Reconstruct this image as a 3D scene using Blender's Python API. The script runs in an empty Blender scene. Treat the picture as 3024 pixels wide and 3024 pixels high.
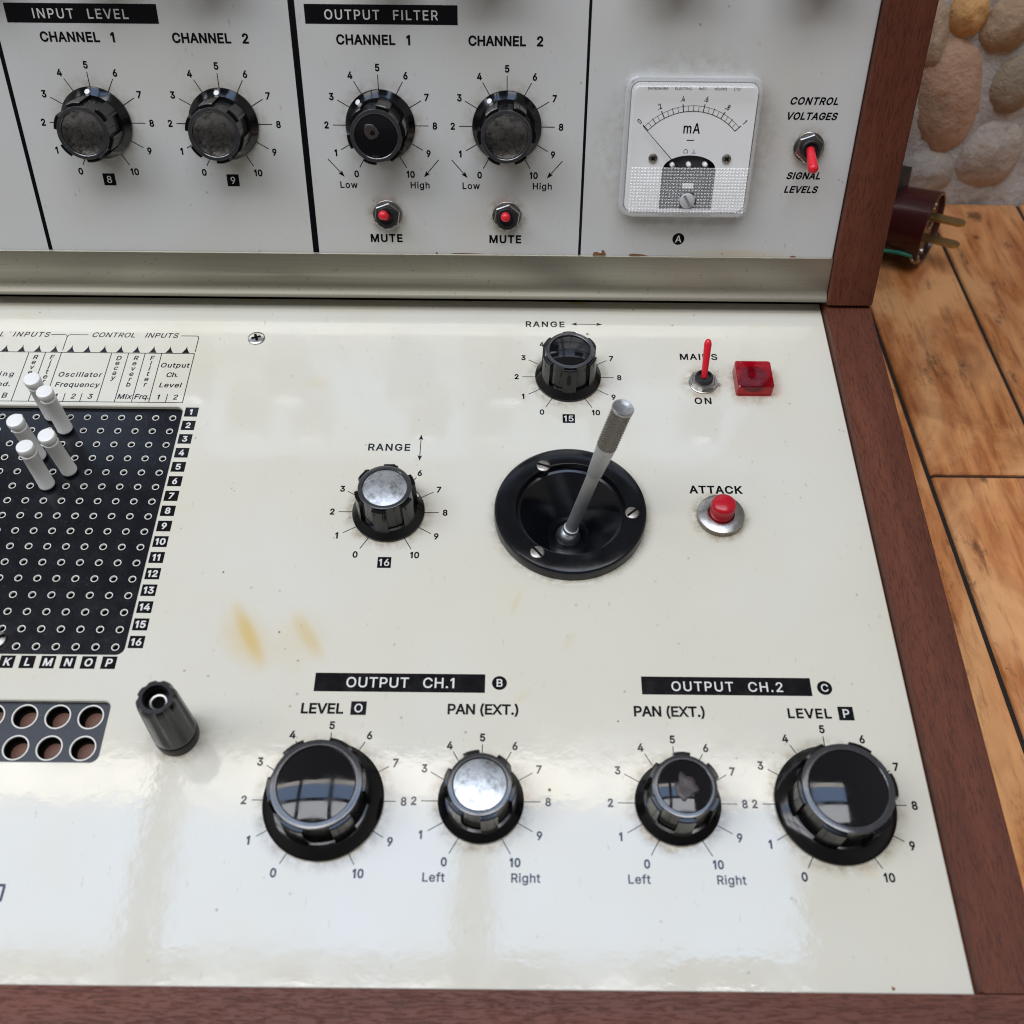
import bpy, bmesh, math, random
from mathutils import Vector, Matrix, noise
from mathutils.geometry import delaunay_2d_cdt
random.seed(7)
S = 0.001                                    # everything below is measured in millimetres
sc = bpy.context.scene
C = sc.collection

# ------------------------------------------------------------------ frames
# The deck (lower panel) plane is the working frame: x right, y towards the back, z out of the panel.
TILT = math.atan(0.119)                      # the deck rises this much towards the back above the table
Z0 = 73.25 * math.cos(TILT)
M_DECK = Matrix.Translation((0, 0, Z0 * S)) @ Matrix.Rotation(TILT, 4, 'X')
UT = math.radians(68.55)                     # tilt of the upper panel against the deck
M_UP = Matrix.Translation((0, 108.5 * S, 6.97 * S)) @ Matrix.Rotation(UT, 4, 'X')

# ------------------------------------------------------------------ camera
cam = bpy.data.cameras.new('camera')
cam.sensor_width = 36.0
cam.lens = 36.04
cam.clip_start, cam.clip_end = 0.02, 20.0
cam_o = bpy.data.objects.new('camera', cam)
C.objects.link(cam_o)
r0 = Vector((0.99995, 0.00835, 0.00524)); r1 = Vector((0.00985, -0.82668, -0.56258)); r2 = Vector((-0.00036, 0.56261, -0.82673))
R = Matrix((r0, -r1, -r2)).transposed().to_4x4()
cam_o.matrix_world = M_DECK @ Matrix.Translation((8.42 * S, -193.68 * S, 296.14 * S)) @ R
cam.dof.use_dof = True
cam.dof.focus_distance = 0.385
cam.dof.aperture_fstop = 16.0
sc.camera = cam_o

# ------------------------------------------------------------------ light: a roof window of several panes overhead plus added fill panes, a dim room round it
ROOM_LOW, ROOM_UP, ROOM_SIDE = 0.04, 0.12, 0.32   # dim floor level, walls, brighter side walls
w = bpy.data.worlds.new('World'); sc.world = w; w.use_nodes = True
nt = w.node_tree
bg = nt.nodes['Background']
tc = nt.nodes.new('ShaderNodeTexCoord'); sp = nt.nodes.new('ShaderNodeSeparateXYZ'); nt.links.new(tc.outputs['Generated'], sp.inputs[0])
def wmath(op, a, b):
    x = nt.nodes.new('ShaderNodeMath'); x.operation = op
    for i, q in enumerate((a, b)):
        if isinstance(q, (int, float)): x.inputs[i].default_value = q
        else: nt.links.new(q, x.inputs[i])
    return x.outputs[0]
upw = nt.nodes.new('ShaderNodeMapRange'); upw.interpolation_type = 'SMOOTHSTEP'; upw.inputs[1].default_value = -0.05; upw.inputs[2].default_value = 0.40
nt.links.new(sp.outputs['Z'], upw.inputs[0])
side = wmath('MULTIPLY', sp.outputs['X'], sp.outputs['X'])
lum = wmath('ADD', wmath('MULTIPLY', upw.outputs[0], wmath('ADD', wmath('MULTIPLY', side, ROOM_SIDE), ROOM_UP)), ROOM_LOW)
cmb = nt.nodes.new('ShaderNodeCombineColor')
for i, k in enumerate((1.0, 0.95, 0.88)): nt.links.new(wmath('MULTIPLY', lum, k), cmb.inputs[i])
nt.links.new(cmb.outputs[0], bg.inputs[0]); bg.inputs[1].default_value = 1.0
PANES = []                                   # x0, x1, y0, y1 at 1.5 m above the deck, in the deck's frame
for (x0, x1) in ((-1760, -1226), (-1160, -634), (-568, -82), (-18, 500)):  # leftmost column is added for more light, no window known there
    for (y0, y1) in ((150, 396), (-170, 92), (-480, -230)):  # last row is an added fill from overhead, not part of the window
        PANES.append((x0, x1, y0, y1, *(((0.44, 0.63, 1.0), 5.3) if y0 > 0 else ((0.93, 0.95, 1.0), 10.0))))
    PANES.append((x0, x1, 402, 486, (1.0, 0.94, 0.86), 7.8))
for x0, x1, y0, y1, col, rad in PANES:
    L = bpy.data.lights.new('roof_and_fill_pane', 'AREA'); L.shape = 'RECTANGLE'
    L.size, L.size_y = (x1 - x0) * S, (y1 - y0) * S
    L.color = col; L.energy = rad * math.pi * L.size * L.size_y
    o = bpy.data.objects.new('roof_and_fill_pane', L); C.objects.link(o)
    o.matrix_world = M_DECK @ Matrix.Translation(((x0 + x1) / 2 * S, (y0 + y1) / 2 * S, 1500 * S))
sc.view_settings.view_transform = 'Standard'; sc.view_settings.look = 'None'
sc.view_settings.exposure = -0.36; sc.view_settings.gamma = 1.0; sc.view_settings.use_curve_mapping = False
sc.cycles.max_bounces = 10; sc.cycles.transparent_max_bounces = 24; sc.cycles.glossy_bounces = 5
sc.cycles.caustics_reflective = True; sc.cycles.sample_clamp_indirect = 4.0
sc.cycles.use_denoising = True
sc.cycles.filter_width = 1.05

# ------------------------------------------------------------------ mesh helpers
class MB:
    """collects geometry in millimetres; build() links it as ONE mesh object"""
    def __init__(self): self.v = []; self.f = []; self.m = []
    def add(self, vs, fs, mi=0):
        b = len(self.v); self.v += [tuple(p) for p in vs]
        for f in fs: self.f.append([b + i for i in f]); self.m.append(mi)
    def xf(self, M, start=0):
        for i in range(start, len(self.v)): self.v[i] = tuple(M @ Vector(self.v[i]))
    def box(self, x0, x1, y0, y1, z0, z1, mi=0):
        self.add([(x0,y0,z0),(x1,y0,z0),(x1,y1,z0),(x0,y1,z0),(x0,y0,z1),(x1,y0,z1),(x1,y1,z1),(x0,y1,z1)],
                 [(3,2,1,0),(4,5,6,7),(0,1,5,4),(1,2,6,5),(2,3,7,6),(3,0,4,7)], mi)
    def loft(self, rings, mi=0, cap0=False, cap1=False, closed=True):
        n = len(rings[0]); b = len(self.v)
        for r in rings: self.v += [tuple(p) for p in r]
        for k in range(len(rings) - 1):
            for i in range(n if closed else n - 1):
                j = (i + 1) % n
                self.f.append([b+k*n+i, b+k*n+j, b+(k+1)*n+j, b+(k+1)*n+i]); self.m.append(mi)
        if cap0: self.f.append([b + i for i in range(n)][::-1]); self.m.append(mi)
        if cap1: self.f.append([b + (len(rings)-1)*n + i for i in range(n)]); self.m.append(mi)
    def lathe(self, prof, n=64, cx=0, cy=0, mi=0, cap0=False, cap1=True):
        self.loft([[(cx + r*math.cos(2*math.pi*i/n), cy + r*math.sin(2*math.pi*i/n), z) for i in range(n)] for r, z in prof], mi, cap0, cap1)
    def tube(self, pts, rad, n=12, mi=0):
        rings = []
        for k, p in enumerate(pts):
            p = Vector(p); a = Vector(pts[max(k-1,0)]); b = Vector(pts[min(k+1,len(pts)-1)])
            d = (b - a).normalized(); u = d.cross(Vector((0,0,1)))
            if u.length < 1e-3: u = d.cross(Vector((0,1,0)))
            u.normalize(); v = d.cross(u); r = rad[k] if isinstance(rad, (list, tuple)) else rad
            rings.append([p + (u*math.cos(2*math.pi*i/n) + v*math.sin(2*math.pi*i/n))*r for i in range(n)])
        self.loft([[q for q in r[::-1]] for r in rings], mi, True, True)
    def build(self, name, mats, parent=None, mat=None, angle=35, smooth=True):
        me = bpy.data.meshes.new(name)
        me.from_pydata([(x*S, y*S, z*S) for x, y, z in self.v], [], self.f)
        if not isinstance(mats, (list, tuple)): mats = [mats]
        for m in mats: me.materials.append(m)
        me.polygons.foreach_set('material_index', self.m)
        me.update()
        if smooth:
            me.polygons.foreach_set('use_smooth', [True]*len(me.polygons))
            me.set_sharp_from_angle(angle=math.radians(angle))
        o = bpy.data.objects.new(name, me); C.objects.link(o)
        if parent: o.parent = parent
        if mat is not None: o.matrix_local = mat
        return o

def offset_poly(c, d):
    """moves a closed outline to its left by d (millimetres or font units)"""
    n = len(c); out = []
    for i in range(n):
        p, a, b = Vector(c[i]), Vector(c[i-1]), Vector(c[(i+1) % n])
        e0 = (p - a).normalized(); e1 = (b - p).normalized()
        n0 = Vector((-e0.y, e0.x)); n1 = Vector((-e1.y, e1.x)); m = n0 + n1
        k = m.length_squared
        m = m * (2.0 / max(k, 0.8)) if k > 1e-6 else n0
        out.append((p.x + m.x*d, p.y + m.y*d))
    return out

def winding(pt, cs):
    x, y = pt; wn = 0
    for c in cs:
        for i in range(len(c)):
            x0, y0 = c[i-1]; x1, y1 = c[i]
            if y0 <= y < y1 and (x1-x0)*(y-y0) - (x-x0)*(y1-y0) > 0: wn += 1
            elif y1 <= y < y0 and (x1-x0)*(y-y0) - (x-x0)*(y1-y0) < 0: wn -= 1
    return wn

def fill2d(cs):
    """triangles of the area the outlines wind round (holes run the other way)"""
    co = []; ed = []
    for c in cs:
        b = len(co); co += [Vector(p) for p in c]; n = len(c)
        ed += [(b+i, b+(i+1) % n) for i in range(n)]
    v, e, f, *_ = delaunay_2d_cdt(co, ed, [], 0, 1e-6)
    fs = []
    for t in f:
        g = (sum(v[i][0] for i in t)/len(t), sum(v[i][1] for i in t)/len(t))
        if winding(g, cs) != 0: fs.append(list(t))
    return [(p[0], p[1]) for p in v], fs

def rrect(x0, x1, y0, y1, r, n=8):
    out = []
    for cx, cy, a in ((x1-r, y1-r, 0), (x0+r, y1-r, 90), (x0+r, y0+r, 180), (x1-r, y0+r, 270)):
        for k in range(n+1):
            t = math.radians(a + 90*k/n); out.append((cx + r*math.cos(t), cy + r*math.sin(t)))
    return out
def circ(cx, cy, r, n=40): return [(cx + r*math.cos(2*math.pi*k/n), cy + r*math.sin(2*math.pi*k/n)) for k in range(n)]

def plate(mb, outline, holes, z0, z1, ch=0.25, mi=0):
    """a sheet with openings; outline counter-clockwise, every top edge a small chamfer"""
    cs = [list(outline)] + [list(h)[::-1] for h in holes]
    top = [offset_poly(c, ch) for c in cs]
    v, f = fill2d(top)
    mb.add([(x, y, z1) for x, y in v], f, mi)
    for c, t in zip(cs, top):
        mb.loft([[(x, y, z0) for x, y in c], [(x, y, z1-ch) for x, y in c], [(x, y, z1) for x, y in t]], mi)

# ------------------------------------------------------------------ lettering: outlines of a plain grotesque, 509 units tall capitals
GLYPHS = {}
def _load(src):
    for ln in src.strip('\n').split('\n'):
        ch, adv, cs = ln.split('|')
        GLYPHS[ch] = (int(adv), [[tuple(map(int, p.split(','))) for p in c.split(' ')] for c in cs.split('/')])
_load(r'''
A|480|16,0 201,509 276,509 463,0 395,0 287,302 264,372 232,478 245,478 213,371 191,302 85,0/110,142 110,199 370,199 370,142
B|456|60,0 60,509 241,509 289,504 329,491 359,469 381,442 394,410 398,374 395,344 387,320 373,301 356,286 336,275 315,267 315,262 339,257 363,245 385,227 402,203 414,173 418,136 413,100 400,67 377,39 344,18 301,4 247,0/125,57 245,57 296,63 330,80 349,105 355,137 352,161 342,184 327,203 306,218 279,228 248,231 125,231/125,285 238,285 265,288 288,296 308,309 323,326 333,348 336,372 330,403 313,429 283,446 240,452 125,452
C|510|267,-7 225,-3 186,7 150,25 119,49 92,79 70,115 53,157 44,203 40,254 44,305 53,352 70,393 92,429 119,459 150,484 186,501 225,512 267,516 305,513 340,504 373,490 402,471 427,447 448,418 463,385 473,348 408,348 401,373 389,395 375,413 357,428 337,440 315,449 292,454 267,456 223,450 184,432 150,403 125,364 109,314 103,254 109,194 125,145 151,105 184,76 223,59 267,53 292,55 315,60 337,69 357,81 375,96 389,114 401,136 408,160 473,160 463,124 448,91 428,62 402,38 373,19 341,5 305,-4
D|502|219,0 96,0 96,57 215,57 272,63 318,81 354,110 379,149 394,198 399,255 394,312 379,361 354,399 320,428 275,446 221,452 93,452 93,509 225,509 273,505 315,495 353,478 399,441 433,391 449,351 458,306 462,255 458,205 449,159 433,119 411,83 384,54 351,31 312,14 268,3/125,509 125,0 60,0 60,509
E|419|60,0 60,509 372,509 372,452 125,452 125,286 355,286 355,229 125,229 125,57 375,57 375,0
F|410|60,0 60,509 369,509 369,452 125,452 125,278 346,278 346,221 125,221 125,0
G|520|269,-7 225,-3 185,7 149,25 118,49 91,79 69,116 53,157 43,203 40,254 43,305 53,352 69,393 91,429 117,459 149,484 184,501 223,512 265,516 304,513 340,504 374,489 403,469 429,445 449,416 465,384 474,349 408,349 399,372 387,393 373,411 356,427 337,439 315,448 291,454 265,456 222,450 183,432 150,404 125,364 109,314 103,254 109,194 125,145 151,105 184,76 224,59 269,53 309,57 345,71 374,93 396,123 410,160 415,202 434,199 283,199 283,256 478,256 478,200 471,141 451,91 419,50 377,19 326,0
H|517|60,0 60,509 125,509 125,289 392,289 392,509 457,509 457,0 392,0 392,232 125,232 125,0
I|190|60,0 60,509 128,509 128,0
J|396|185,-7 124,3 75,33 52,63 38,100 33,145 33,173 98,173 98,145 104,104 122,74 149,56 185,50 220,56 248,74 266,104 272,145 272,509 336,509 336,145 332,100 318,63 294,33 246,3
K|467|104,145 104,216 139,261 174,303 212,344 364,509 448,509 231,276 228,276/60,0 60,509 125,509 125,334 124,225 125,193 125,0/372,0 188,259 228,309 449,0
L|393|60,0 60,509 125,509 125,57 361,57 361,0
M|628|60,0 60,509 152,509 277,187 287,159 299,123 311,84 322,49 307,49 318,83 330,121 342,158 352,187 476,509 568,509 568,0 504,0 504,291 504,327 505,369 506,413 507,457 513,457 498,409 482,363 467,322 456,291 342,0 286,0 170,291 159,321 145,361 129,408 112,457 119,457 120,416 121,372 122,328 122,291 122,0
N|523|60,0 60,509 136,509 343,183 363,151 388,107 414,55 405,54 401,108 399,157 399,195 399,509 463,509 463,0 387,0 202,290 177,331 148,381 108,452 119,454 122,384 124,328 125,291 125,0
O|533|267,-7 225,-3 186,7 150,25 119,49 92,79 70,115 53,157 44,203 40,254 44,305 53,352 70,393 92,429 119,459 150,484 186,501 225,512 267,516 309,512 348,501 384,484 415,459 442,429 464,393 480,352 490,305 493,254 490,203 480,157 464,115 442,79 415,49 384,25 348,7 309,-3/267,53 310,59 349,76 383,105 408,144 425,194 430,254 425,314 408,365 383,404 349,433 310,450 267,456 223,450 184,433 151,404 125,364 109,314 103,254 109,194 125,144 151,105 184,76 223,59
P|445|60,0 60,509 235,509 289,503 332,487 366,462 390,430 404,391 409,348 404,304 390,265 366,233 332,207 289,191 235,186 109,186 109,242 233,242 269,246 297,256 318,272 333,294 342,319 344,348 342,376 333,402 318,423 297,439 268,449 232,452 125,452 125,0
Q|533|245,159 313,159 369,85 384,65 468,-48 401,-48 346,27 331,46/267,-7 225,-3 186,7 150,25 119,49 92,79 70,115 53,157 44,203 40,254 44,305 53,352 70,393 92,429 119,459 150,484 186,501 225,512 267,516 309,512 348,501 384,484 415,459 442,429 464,393 480,352 490,305 493,254 490,203 480,157 464,115 442,79 415,49 384,25 348,7 309,-3/267,53 310,59 349,76 383,105 408,144 425,194 430,254 425,314 408,365 383,404 349,433 310,450 267,456 223,450 184,433 151,404 125,364 109,314 103,254 109,194 125,144 151,105 184,76 223,59
R|449|60,0 60,509 236,509 290,504 333,489 367,465 390,433 405,395 409,352 405,309 390,271 367,240 333,217 289,203 236,198 96,198 96,255 234,255 269,258 298,267 319,281 334,300 342,324 345,352 342,380 334,405 319,425 298,440 269,449 233,452 125,452 125,0/353,0 230,229 303,229 428,0
S|447|224,-9 172,-4 128,9 91,31 64,60 46,96 38,137 104,137 110,110 123,88 142,71 166,59 194,52 224,49 257,52 286,60 311,74 329,92 341,114 346,139 342,161 332,179 316,193 296,205 272,214 245,222 184,239 128,260 86,289 60,326 52,372 58,413 75,448 102,476 138,498 180,511 227,516 275,511 316,498 351,476 377,449 394,415 401,378 337,378 326,412 302,437 267,453 225,459 194,456 167,448 145,435 129,418 118,398 115,376 119,352 131,334 148,319 169,308 212,293 264,279 312,264 336,252 359,238 379,220 395,198 405,171 408,139 403,99 386,64 360,34 323,11 278,-4
T|449|32,452 32,509 417,509 417,452 257,452 257,0 193,0 193,452
U|517|259,-8 203,-2 154,15 114,43 85,80 66,124 60,173 60,509 124,509 124,178 128,144 141,113 160,87 187,68 220,56 259,52 298,56 331,68 357,87 377,113 389,144 393,178 393,509 457,509 457,173 451,124 433,80 403,43 363,15 315,-2
V|480|204,0 16,509 84,509 192,206 215,137 248,31 235,31 267,138 290,206 395,509 463,509 278,0
W|686|155,0 16,509 82,509 163,196 175,145 187,94 197,40 189,40 200,94 211,145 224,196 306,509 380,509 462,196 474,145 486,94 497,40 488,40 499,94 510,145 523,196 603,509 670,509 530,0 455,0 368,323 351,391 336,475 350,475 335,395 318,323 230,0
X|474|18,0 217,284 217,236 29,509 104,509 178,400 204,361 223,329 243,292 232,292 252,329 272,361 298,400 374,509 446,509 259,239 259,287 456,0 382,0 292,129 268,165 250,195 230,231 244,231 225,196 206,166 182,129 91,0
Y|472|203,0 203,208 16,509 91,509 192,344 222,292 250,230 224,230 251,293 280,344 381,509 455,509 268,208 268,0
Z|438|42,0 42,46 273,385 306,431 341,476 348,454 285,452 223,452 40,452 40,509 397,509 397,462 169,129 134,81 97,33 90,54 152,57 214,57 399,57 399,0
0|453|227,-7 174,1 130,24 95,62 69,113 57,155 50,202 48,254 50,306 57,353 69,395 95,447 130,484 174,508 227,516 279,508 323,484 358,447 384,395 396,353 403,306 405,254 403,202 396,155 384,113 359,62 323,24 279,1/227,50 261,56 290,74 313,103 330,144 340,194 344,254 340,314 330,365 313,405 290,435 261,453 227,460 192,453 163,435 140,405 123,365 113,314 109,254 113,194 123,144 140,103 163,74 192,56
1|330|150,0 150,415 55,352 55,424 158,509 222,509 222,0
2|453|64,0 64,47 234,229 282,282 299,305 311,327 318,348 320,371 317,397 308,419 293,436 273,449 250,457 224,460 196,457 172,447 153,433 139,413 130,390 127,362 66,362 71,405 86,442 111,473 143,496 182,511 225,516 268,511 306,497 337,474 361,445 376,411 381,372 378,345 371,318 357,290 336,259 267,180 153,60 153,57 389,57 389,0
3|453|218,-7 173,-3 133,10 98,30 70,57 52,91 44,132 109,132 115,107 126,87 144,71 165,59 191,52 219,50 248,53 275,61 297,74 315,93 325,116 329,145 326,172 316,196 299,217 275,234 242,244 201,248 157,248 157,299 288,448 288,452 70,452 70,509 372,509 372,461 211,278 211,289 264,288 308,276 344,253 371,222 387,186 393,145 387,103 370,66 344,36 309,12 266,-2
4|453|40,105 40,158 247,509 311,509 109,166 109,163 413,163 413,105/282,0 282,121 282,146 282,318 343,318 343,0
5|453|221,-7 178,-2 140,11 108,32 83,60 66,93 60,130 122,130 127,108 138,89 154,73 173,60 196,52 221,50 250,53 276,64 298,82 314,104 324,131 328,162 324,193 314,221 297,244 275,262 248,273 218,277 192,275 167,268 145,258 128,246 67,253 96,509 366,509 366,452 151,452 134,301 136,301 155,315 178,325 203,331 229,334 263,330 294,321 321,306 345,285 364,260 379,231 388,199 391,163 385,117 369,76 343,41 309,15 268,-1
6|453|226,-7 182,-1 142,15 109,40 84,74 69,115 64,162 68,199 80,239 102,285 137,340 252,509 322,509 151,261 145,261 154,275 165,288 179,299 196,307 214,312 235,314 278,309 316,295 346,271 370,240 384,201 389,157 384,112 368,73 343,39 310,14 271,-2/226,48 254,52 279,63 299,79 314,101 324,128 327,157 324,187 314,213 299,235 279,251 254,262 226,265 198,262 174,252 153,235 138,214 128,188 125,158 128,128 138,102 153,79 174,63 198,52
7|453|97,0 323,448 323,452 62,452 62,509 391,509 391,449 165,0
8|453|226,-7 178,-2 136,11 101,33 74,62 57,96 52,135 55,166 65,195 81,220 101,241 125,256 153,265 153,267 119,282 93,308 76,342 70,380 75,417 90,450 114,477 146,498 184,511 226,516 269,511 306,498 337,477 361,450 377,417 382,380 376,342 359,308 333,282 300,267 300,265 327,256 351,241 372,220 387,195 397,166 401,135 395,96 378,62 352,33 317,11 275,-2/226,49 258,52 285,60 307,74 323,91 333,113 337,139 333,165 322,189 305,208 283,223 256,232 226,235 196,232 169,223 147,208 130,189 119,165 115,139 119,113 129,91 145,74 167,60 195,52/226,290 252,292 274,300 293,313 307,330 316,351 319,376 316,399 308,420 294,437 275,449 252,457 226,460 200,457 177,449 159,437 145,420 136,399 133,376 136,351 145,330 159,313 178,300 201,292
9|453|226,516 271,510 310,494 343,468 368,434 384,393 389,347 385,309 373,270 350,224 315,168 200,0 130,0 301,248 307,248 299,234 287,221 273,210 257,202 238,196 218,195 175,199 137,214 106,237 83,269 68,307 64,352 69,397 85,436 110,469 143,494 182,510/226,460 199,457 174,446 154,429 138,407 129,381 125,352 129,322 138,295 154,274 174,257 199,247 226,243 254,247 279,257 299,273 314,295 324,321 327,350 324,381 314,407 299,429 279,446 254,457
a|389|160,-9 126,-5 94,5 68,22 48,45 35,73 30,108 34,138 43,161 58,179 78,193 100,203 125,211 178,220 234,227 252,230 265,235 273,243 276,255 276,257 273,279 267,297 256,311 240,322 220,329 196,331 171,329 149,322 132,313 118,301 107,288 100,274 41,291 57,322 79,346 104,364 133,375 163,382 194,384 215,383 239,379 263,372 286,360 306,343 322,320 333,290 337,251 337,0 277,0 277,52 272,52 264,38 252,25 236,12 215,1 190,-6/170,45 202,49 228,59 248,74 263,93 272,115 276,138 276,190 270,186 259,182 231,176 200,171 175,168 154,164 134,159 117,150 103,139 95,124 92,105 94,87 102,72 114,61 130,52 149,47
c|396|207,-8 159,-2 117,16 82,46 56,85 40,133 34,187 40,243 56,291 82,330 117,360 159,378 207,384 234,383 260,377 284,368 305,356 324,341 340,322 353,301 362,277 303,262 298,276 290,289 281,301 270,311 257,319 242,325 226,329 207,330 173,325 145,310 124,287 108,258 99,224 96,187 99,151 108,117 124,89 145,66 173,51 207,46 226,48 243,52 258,58 271,66 282,76 292,89 299,102 304,117 363,102 354,78 341,56 325,37 306,21 285,9 261,-1 235,-6
d|424|195,-8 151,-2 111,16 79,45 55,84 39,133 34,189 39,245 55,293 79,332 112,361 151,378 196,384 228,381 253,373 272,360 287,346 298,331 306,319 311,319 311,509 372,509 372,0 313,0 313,59 307,59 298,46 287,31 272,17 252,4 227,-5/205,47 236,51 263,65 284,86 299,115 309,150 312,189 309,229 300,263 284,291 263,312 237,325 205,330 172,325 145,311 124,290 108,261 99,227 96,189 99,151 109,117 124,88 145,66 172,51
e|404|212,-8 161,-2 117,16 82,46 56,85 40,132 34,187 39,242 55,290 81,329 115,359 157,378 205,384 236,382 266,374 294,361 319,341 341,315 357,282 368,242 371,194 371,169 75,169 75,221 338,221 310,202 307,237 298,269 283,294 263,314 237,326 205,330 173,326 146,313 125,294 109,270 99,241 96,211 96,178 100,139 110,106 128,80 151,61 179,50 212,46 234,48 254,53 271,61 285,73 297,88 306,105 365,91 353,63 335,39 311,19 283,4 249,-5
f|254|228,379 228,327 6,327 6,379/81,0 81,432 84,461 96,486 113,505 135,519 161,527 187,530 207,529 222,527 234,524 243,521 227,468 215,472 206,473 195,474 171,470 154,460 145,443 142,419 142,0
g|425|207,-151 168,-148 134,-140 105,-127 82,-110 64,-91 51,-69 101,-41 110,-53 122,-66 136,-78 154,-88 178,-95 207,-97 249,-92 282,-75 304,-47 311,-6 311,68 306,68 298,56 287,41 272,28 252,16 227,8 195,5 152,10 113,27 80,53 55,90 39,136 34,191 39,246 55,293 80,332 112,361 152,378 196,384 228,382 253,373 273,360 288,346 308,319 313,319 313,379 372,379 372,-9 367,-54 350,-90 324,-117 291,-136 251,-147/205,59 237,63 264,75 285,95 300,121 309,154 312,193 309,231 300,264 285,291 264,312 237,325 205,330 172,325 145,312 124,290 109,262 99,229 96,193 99,155 109,123 124,96 145,76 172,63
h|410|114,227 114,0 53,0 53,509 114,509 114,287 102,287 124,332 152,362 187,379 227,384 264,380 295,369 321,349 341,321 353,285 357,240 357,0 296,0 296,235 290,275 273,304 246,323 210,329 184,326 161,317 141,303 126,283 117,257
i|167|53,0 53,379 114,379 114,0/84,443 67,446 54,455 44,468 41,483 44,499 54,512 67,521 84,524 100,521 114,512 123,499 126,483 123,468 114,455 100,446
j|167|53,379 114,379 114,-30 111,-63 102,-90 86,-113 65,-129 37,-139 4,-143 -10,-143 -10,-87 2,-87 25,-83 40,-72 50,-54 53,-29/83,443 67,446 53,455 44,468 41,483 44,499 53,512 67,521 83,524 100,521 114,512 123,499 126,483 123,468 114,455 100,446
k|381|110,137 110,212 121,212 284,379 360,379 184,199 177,199/53,0 53,509 114,509 114,0/294,0 148,186 191,229 372,0
l|165|50,0 50,525 113,525 113,0
m|610|53,0 53,379 112,379 112,295 108,295 118,323 132,346 151,363 172,376 195,384 219,386 257,380 287,361 309,331 321,295 312,295 322,321 337,343 357,361 381,375 407,383 437,386 468,383 497,372 522,354 541,328 553,296 557,255 557,0 496,0 496,254 490,289 473,313 447,326 419,330 395,328 374,320 358,307 345,290 338,270 335,247 335,0 274,0 274,260 269,288 253,311 229,326 199,330 178,328 158,320 140,307 126,289 117,266 114,238 114,0
n|410|114,227 114,0 53,0 53,379 112,379 112,287 102,287 124,332 152,362 187,379 227,384 264,380 295,369 321,349 341,321 353,285 357,240 357,0 296,0 296,235 290,275 273,304 246,323 210,329 184,326 161,317 141,303 126,283 117,257
o|415|207,-8 159,-2 117,16 82,46 56,85 40,133 34,187 40,243 56,291 82,330 117,360 159,378 207,384 256,378 299,360 333,330 359,291 376,243 381,187 376,133 359,85 333,46 299,16 256,-2/207,46 242,51 270,66 292,89 307,117 316,151 319,187 316,224 307,258 292,287 270,310 242,325 207,330 173,325 145,310 124,287 108,258 99,224 96,187 99,151 108,117 124,89 145,66 173,51
p|424|53,-143 53,379 112,379 112,319 118,319 137,346 152,360 171,373 197,381 229,384 274,378 313,361 345,332 370,293 385,245 390,189 385,133 370,84 346,45 313,16 274,-2 229,-8 198,-5 173,4 153,17 138,31 118,59 114,59 114,-143/220,47 253,51 279,66 301,88 316,117 325,151 328,189 325,227 316,261 301,290 280,311 253,325 220,330 188,325 161,312 140,291 125,263 116,229 113,189 116,150 125,115 140,86 162,65 188,51
q|424|372,-143 311,-143 311,59 306,59 298,46 287,31 272,17 252,4 227,-5 195,-8 151,-2 111,16 79,45 55,84 39,133 34,189 39,245 55,293 79,332 112,361 151,378 196,384 228,381 253,373 272,360 287,346 307,319 313,319 313,379 372,379/205,47 236,51 263,65 284,86 299,115 309,150 312,189 309,229 300,263 284,291 263,312 237,325 205,330 172,325 145,311 124,290 108,261 99,227 96,189 99,151 109,117 124,88 145,66 172,51
r|259|53,0 53,379 112,379 112,321 115,321 130,347 152,367 181,380 213,385 229,384 243,384 243,322 230,324 207,326 182,323 159,315 140,301 126,284 117,262 114,237 114,0
t|227|204,379 204,327 6,327 6,379/65,471 126,471 126,98 128,76 136,61 150,53 170,50 185,51 202,54 213,2 203,-1 192,-3 168,-4 125,2 92,21 72,52 65,93
u|410|182,-5 146,-1 115,11 89,31 69,59 57,95 53,139 53,379 114,379 114,144 119,105 137,75 164,56 200,50 226,53 249,62 268,77 283,97 293,122 296,153 296,379 357,379 357,0 298,0 298,92 307,92 286,47 257,17 222,0
v|389|163,0 17,379 84,379 165,155 187,87 206,21 184,21 203,87 224,155 305,379 371,379 226,0
w|567|138,0 23,379 87,379 133,214 154,137 175,41 165,41 186,135 206,214 252,379 316,379 362,214 382,136 402,41 391,41 413,135 434,214 480,379 545,379 429,0 368,0 319,172 305,225 291,280 277,338 291,338 277,280 263,225 248,172 199,0
x|379|21,0 171,218 171,171 29,379 100,379 147,306 179,253 207,206 175,206 202,253 233,306 282,379 352,379 209,169 209,214 358,0 287,0 231,85 200,136 173,182 205,182 178,136 148,85 91,0
y|389|47,-139 61,-86 71,-87 88,-90 104,-89 118,-84 130,-74 141,-58 151,-36 163,-1 17,379 84,379 165,155 187,87 206,21 184,21 202,87 224,155 305,379 371,379 204,-58 191,-85 177,-107 159,-124 139,-136 117,-143 91,-145 77,-145 65,-143 54,-141
b|424|229,-8 198,-5 172,4 153,17 138,31 118,59 112,59 112,0 53,0 53,509 114,509 114,319 118,319 137,346 152,360 171,373 197,381 229,384 274,378 313,361 345,332 370,293 385,245 390,189 385,133 370,84 346,45 313,16 274,-2/220,47 253,51 279,66 301,88 316,117 325,151 328,189 325,227 316,261 301,290 280,311 253,325 220,330 188,325 161,312 140,291 125,263 116,229 113,189 116,150 125,115 140,86 162,65 188,51
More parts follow.
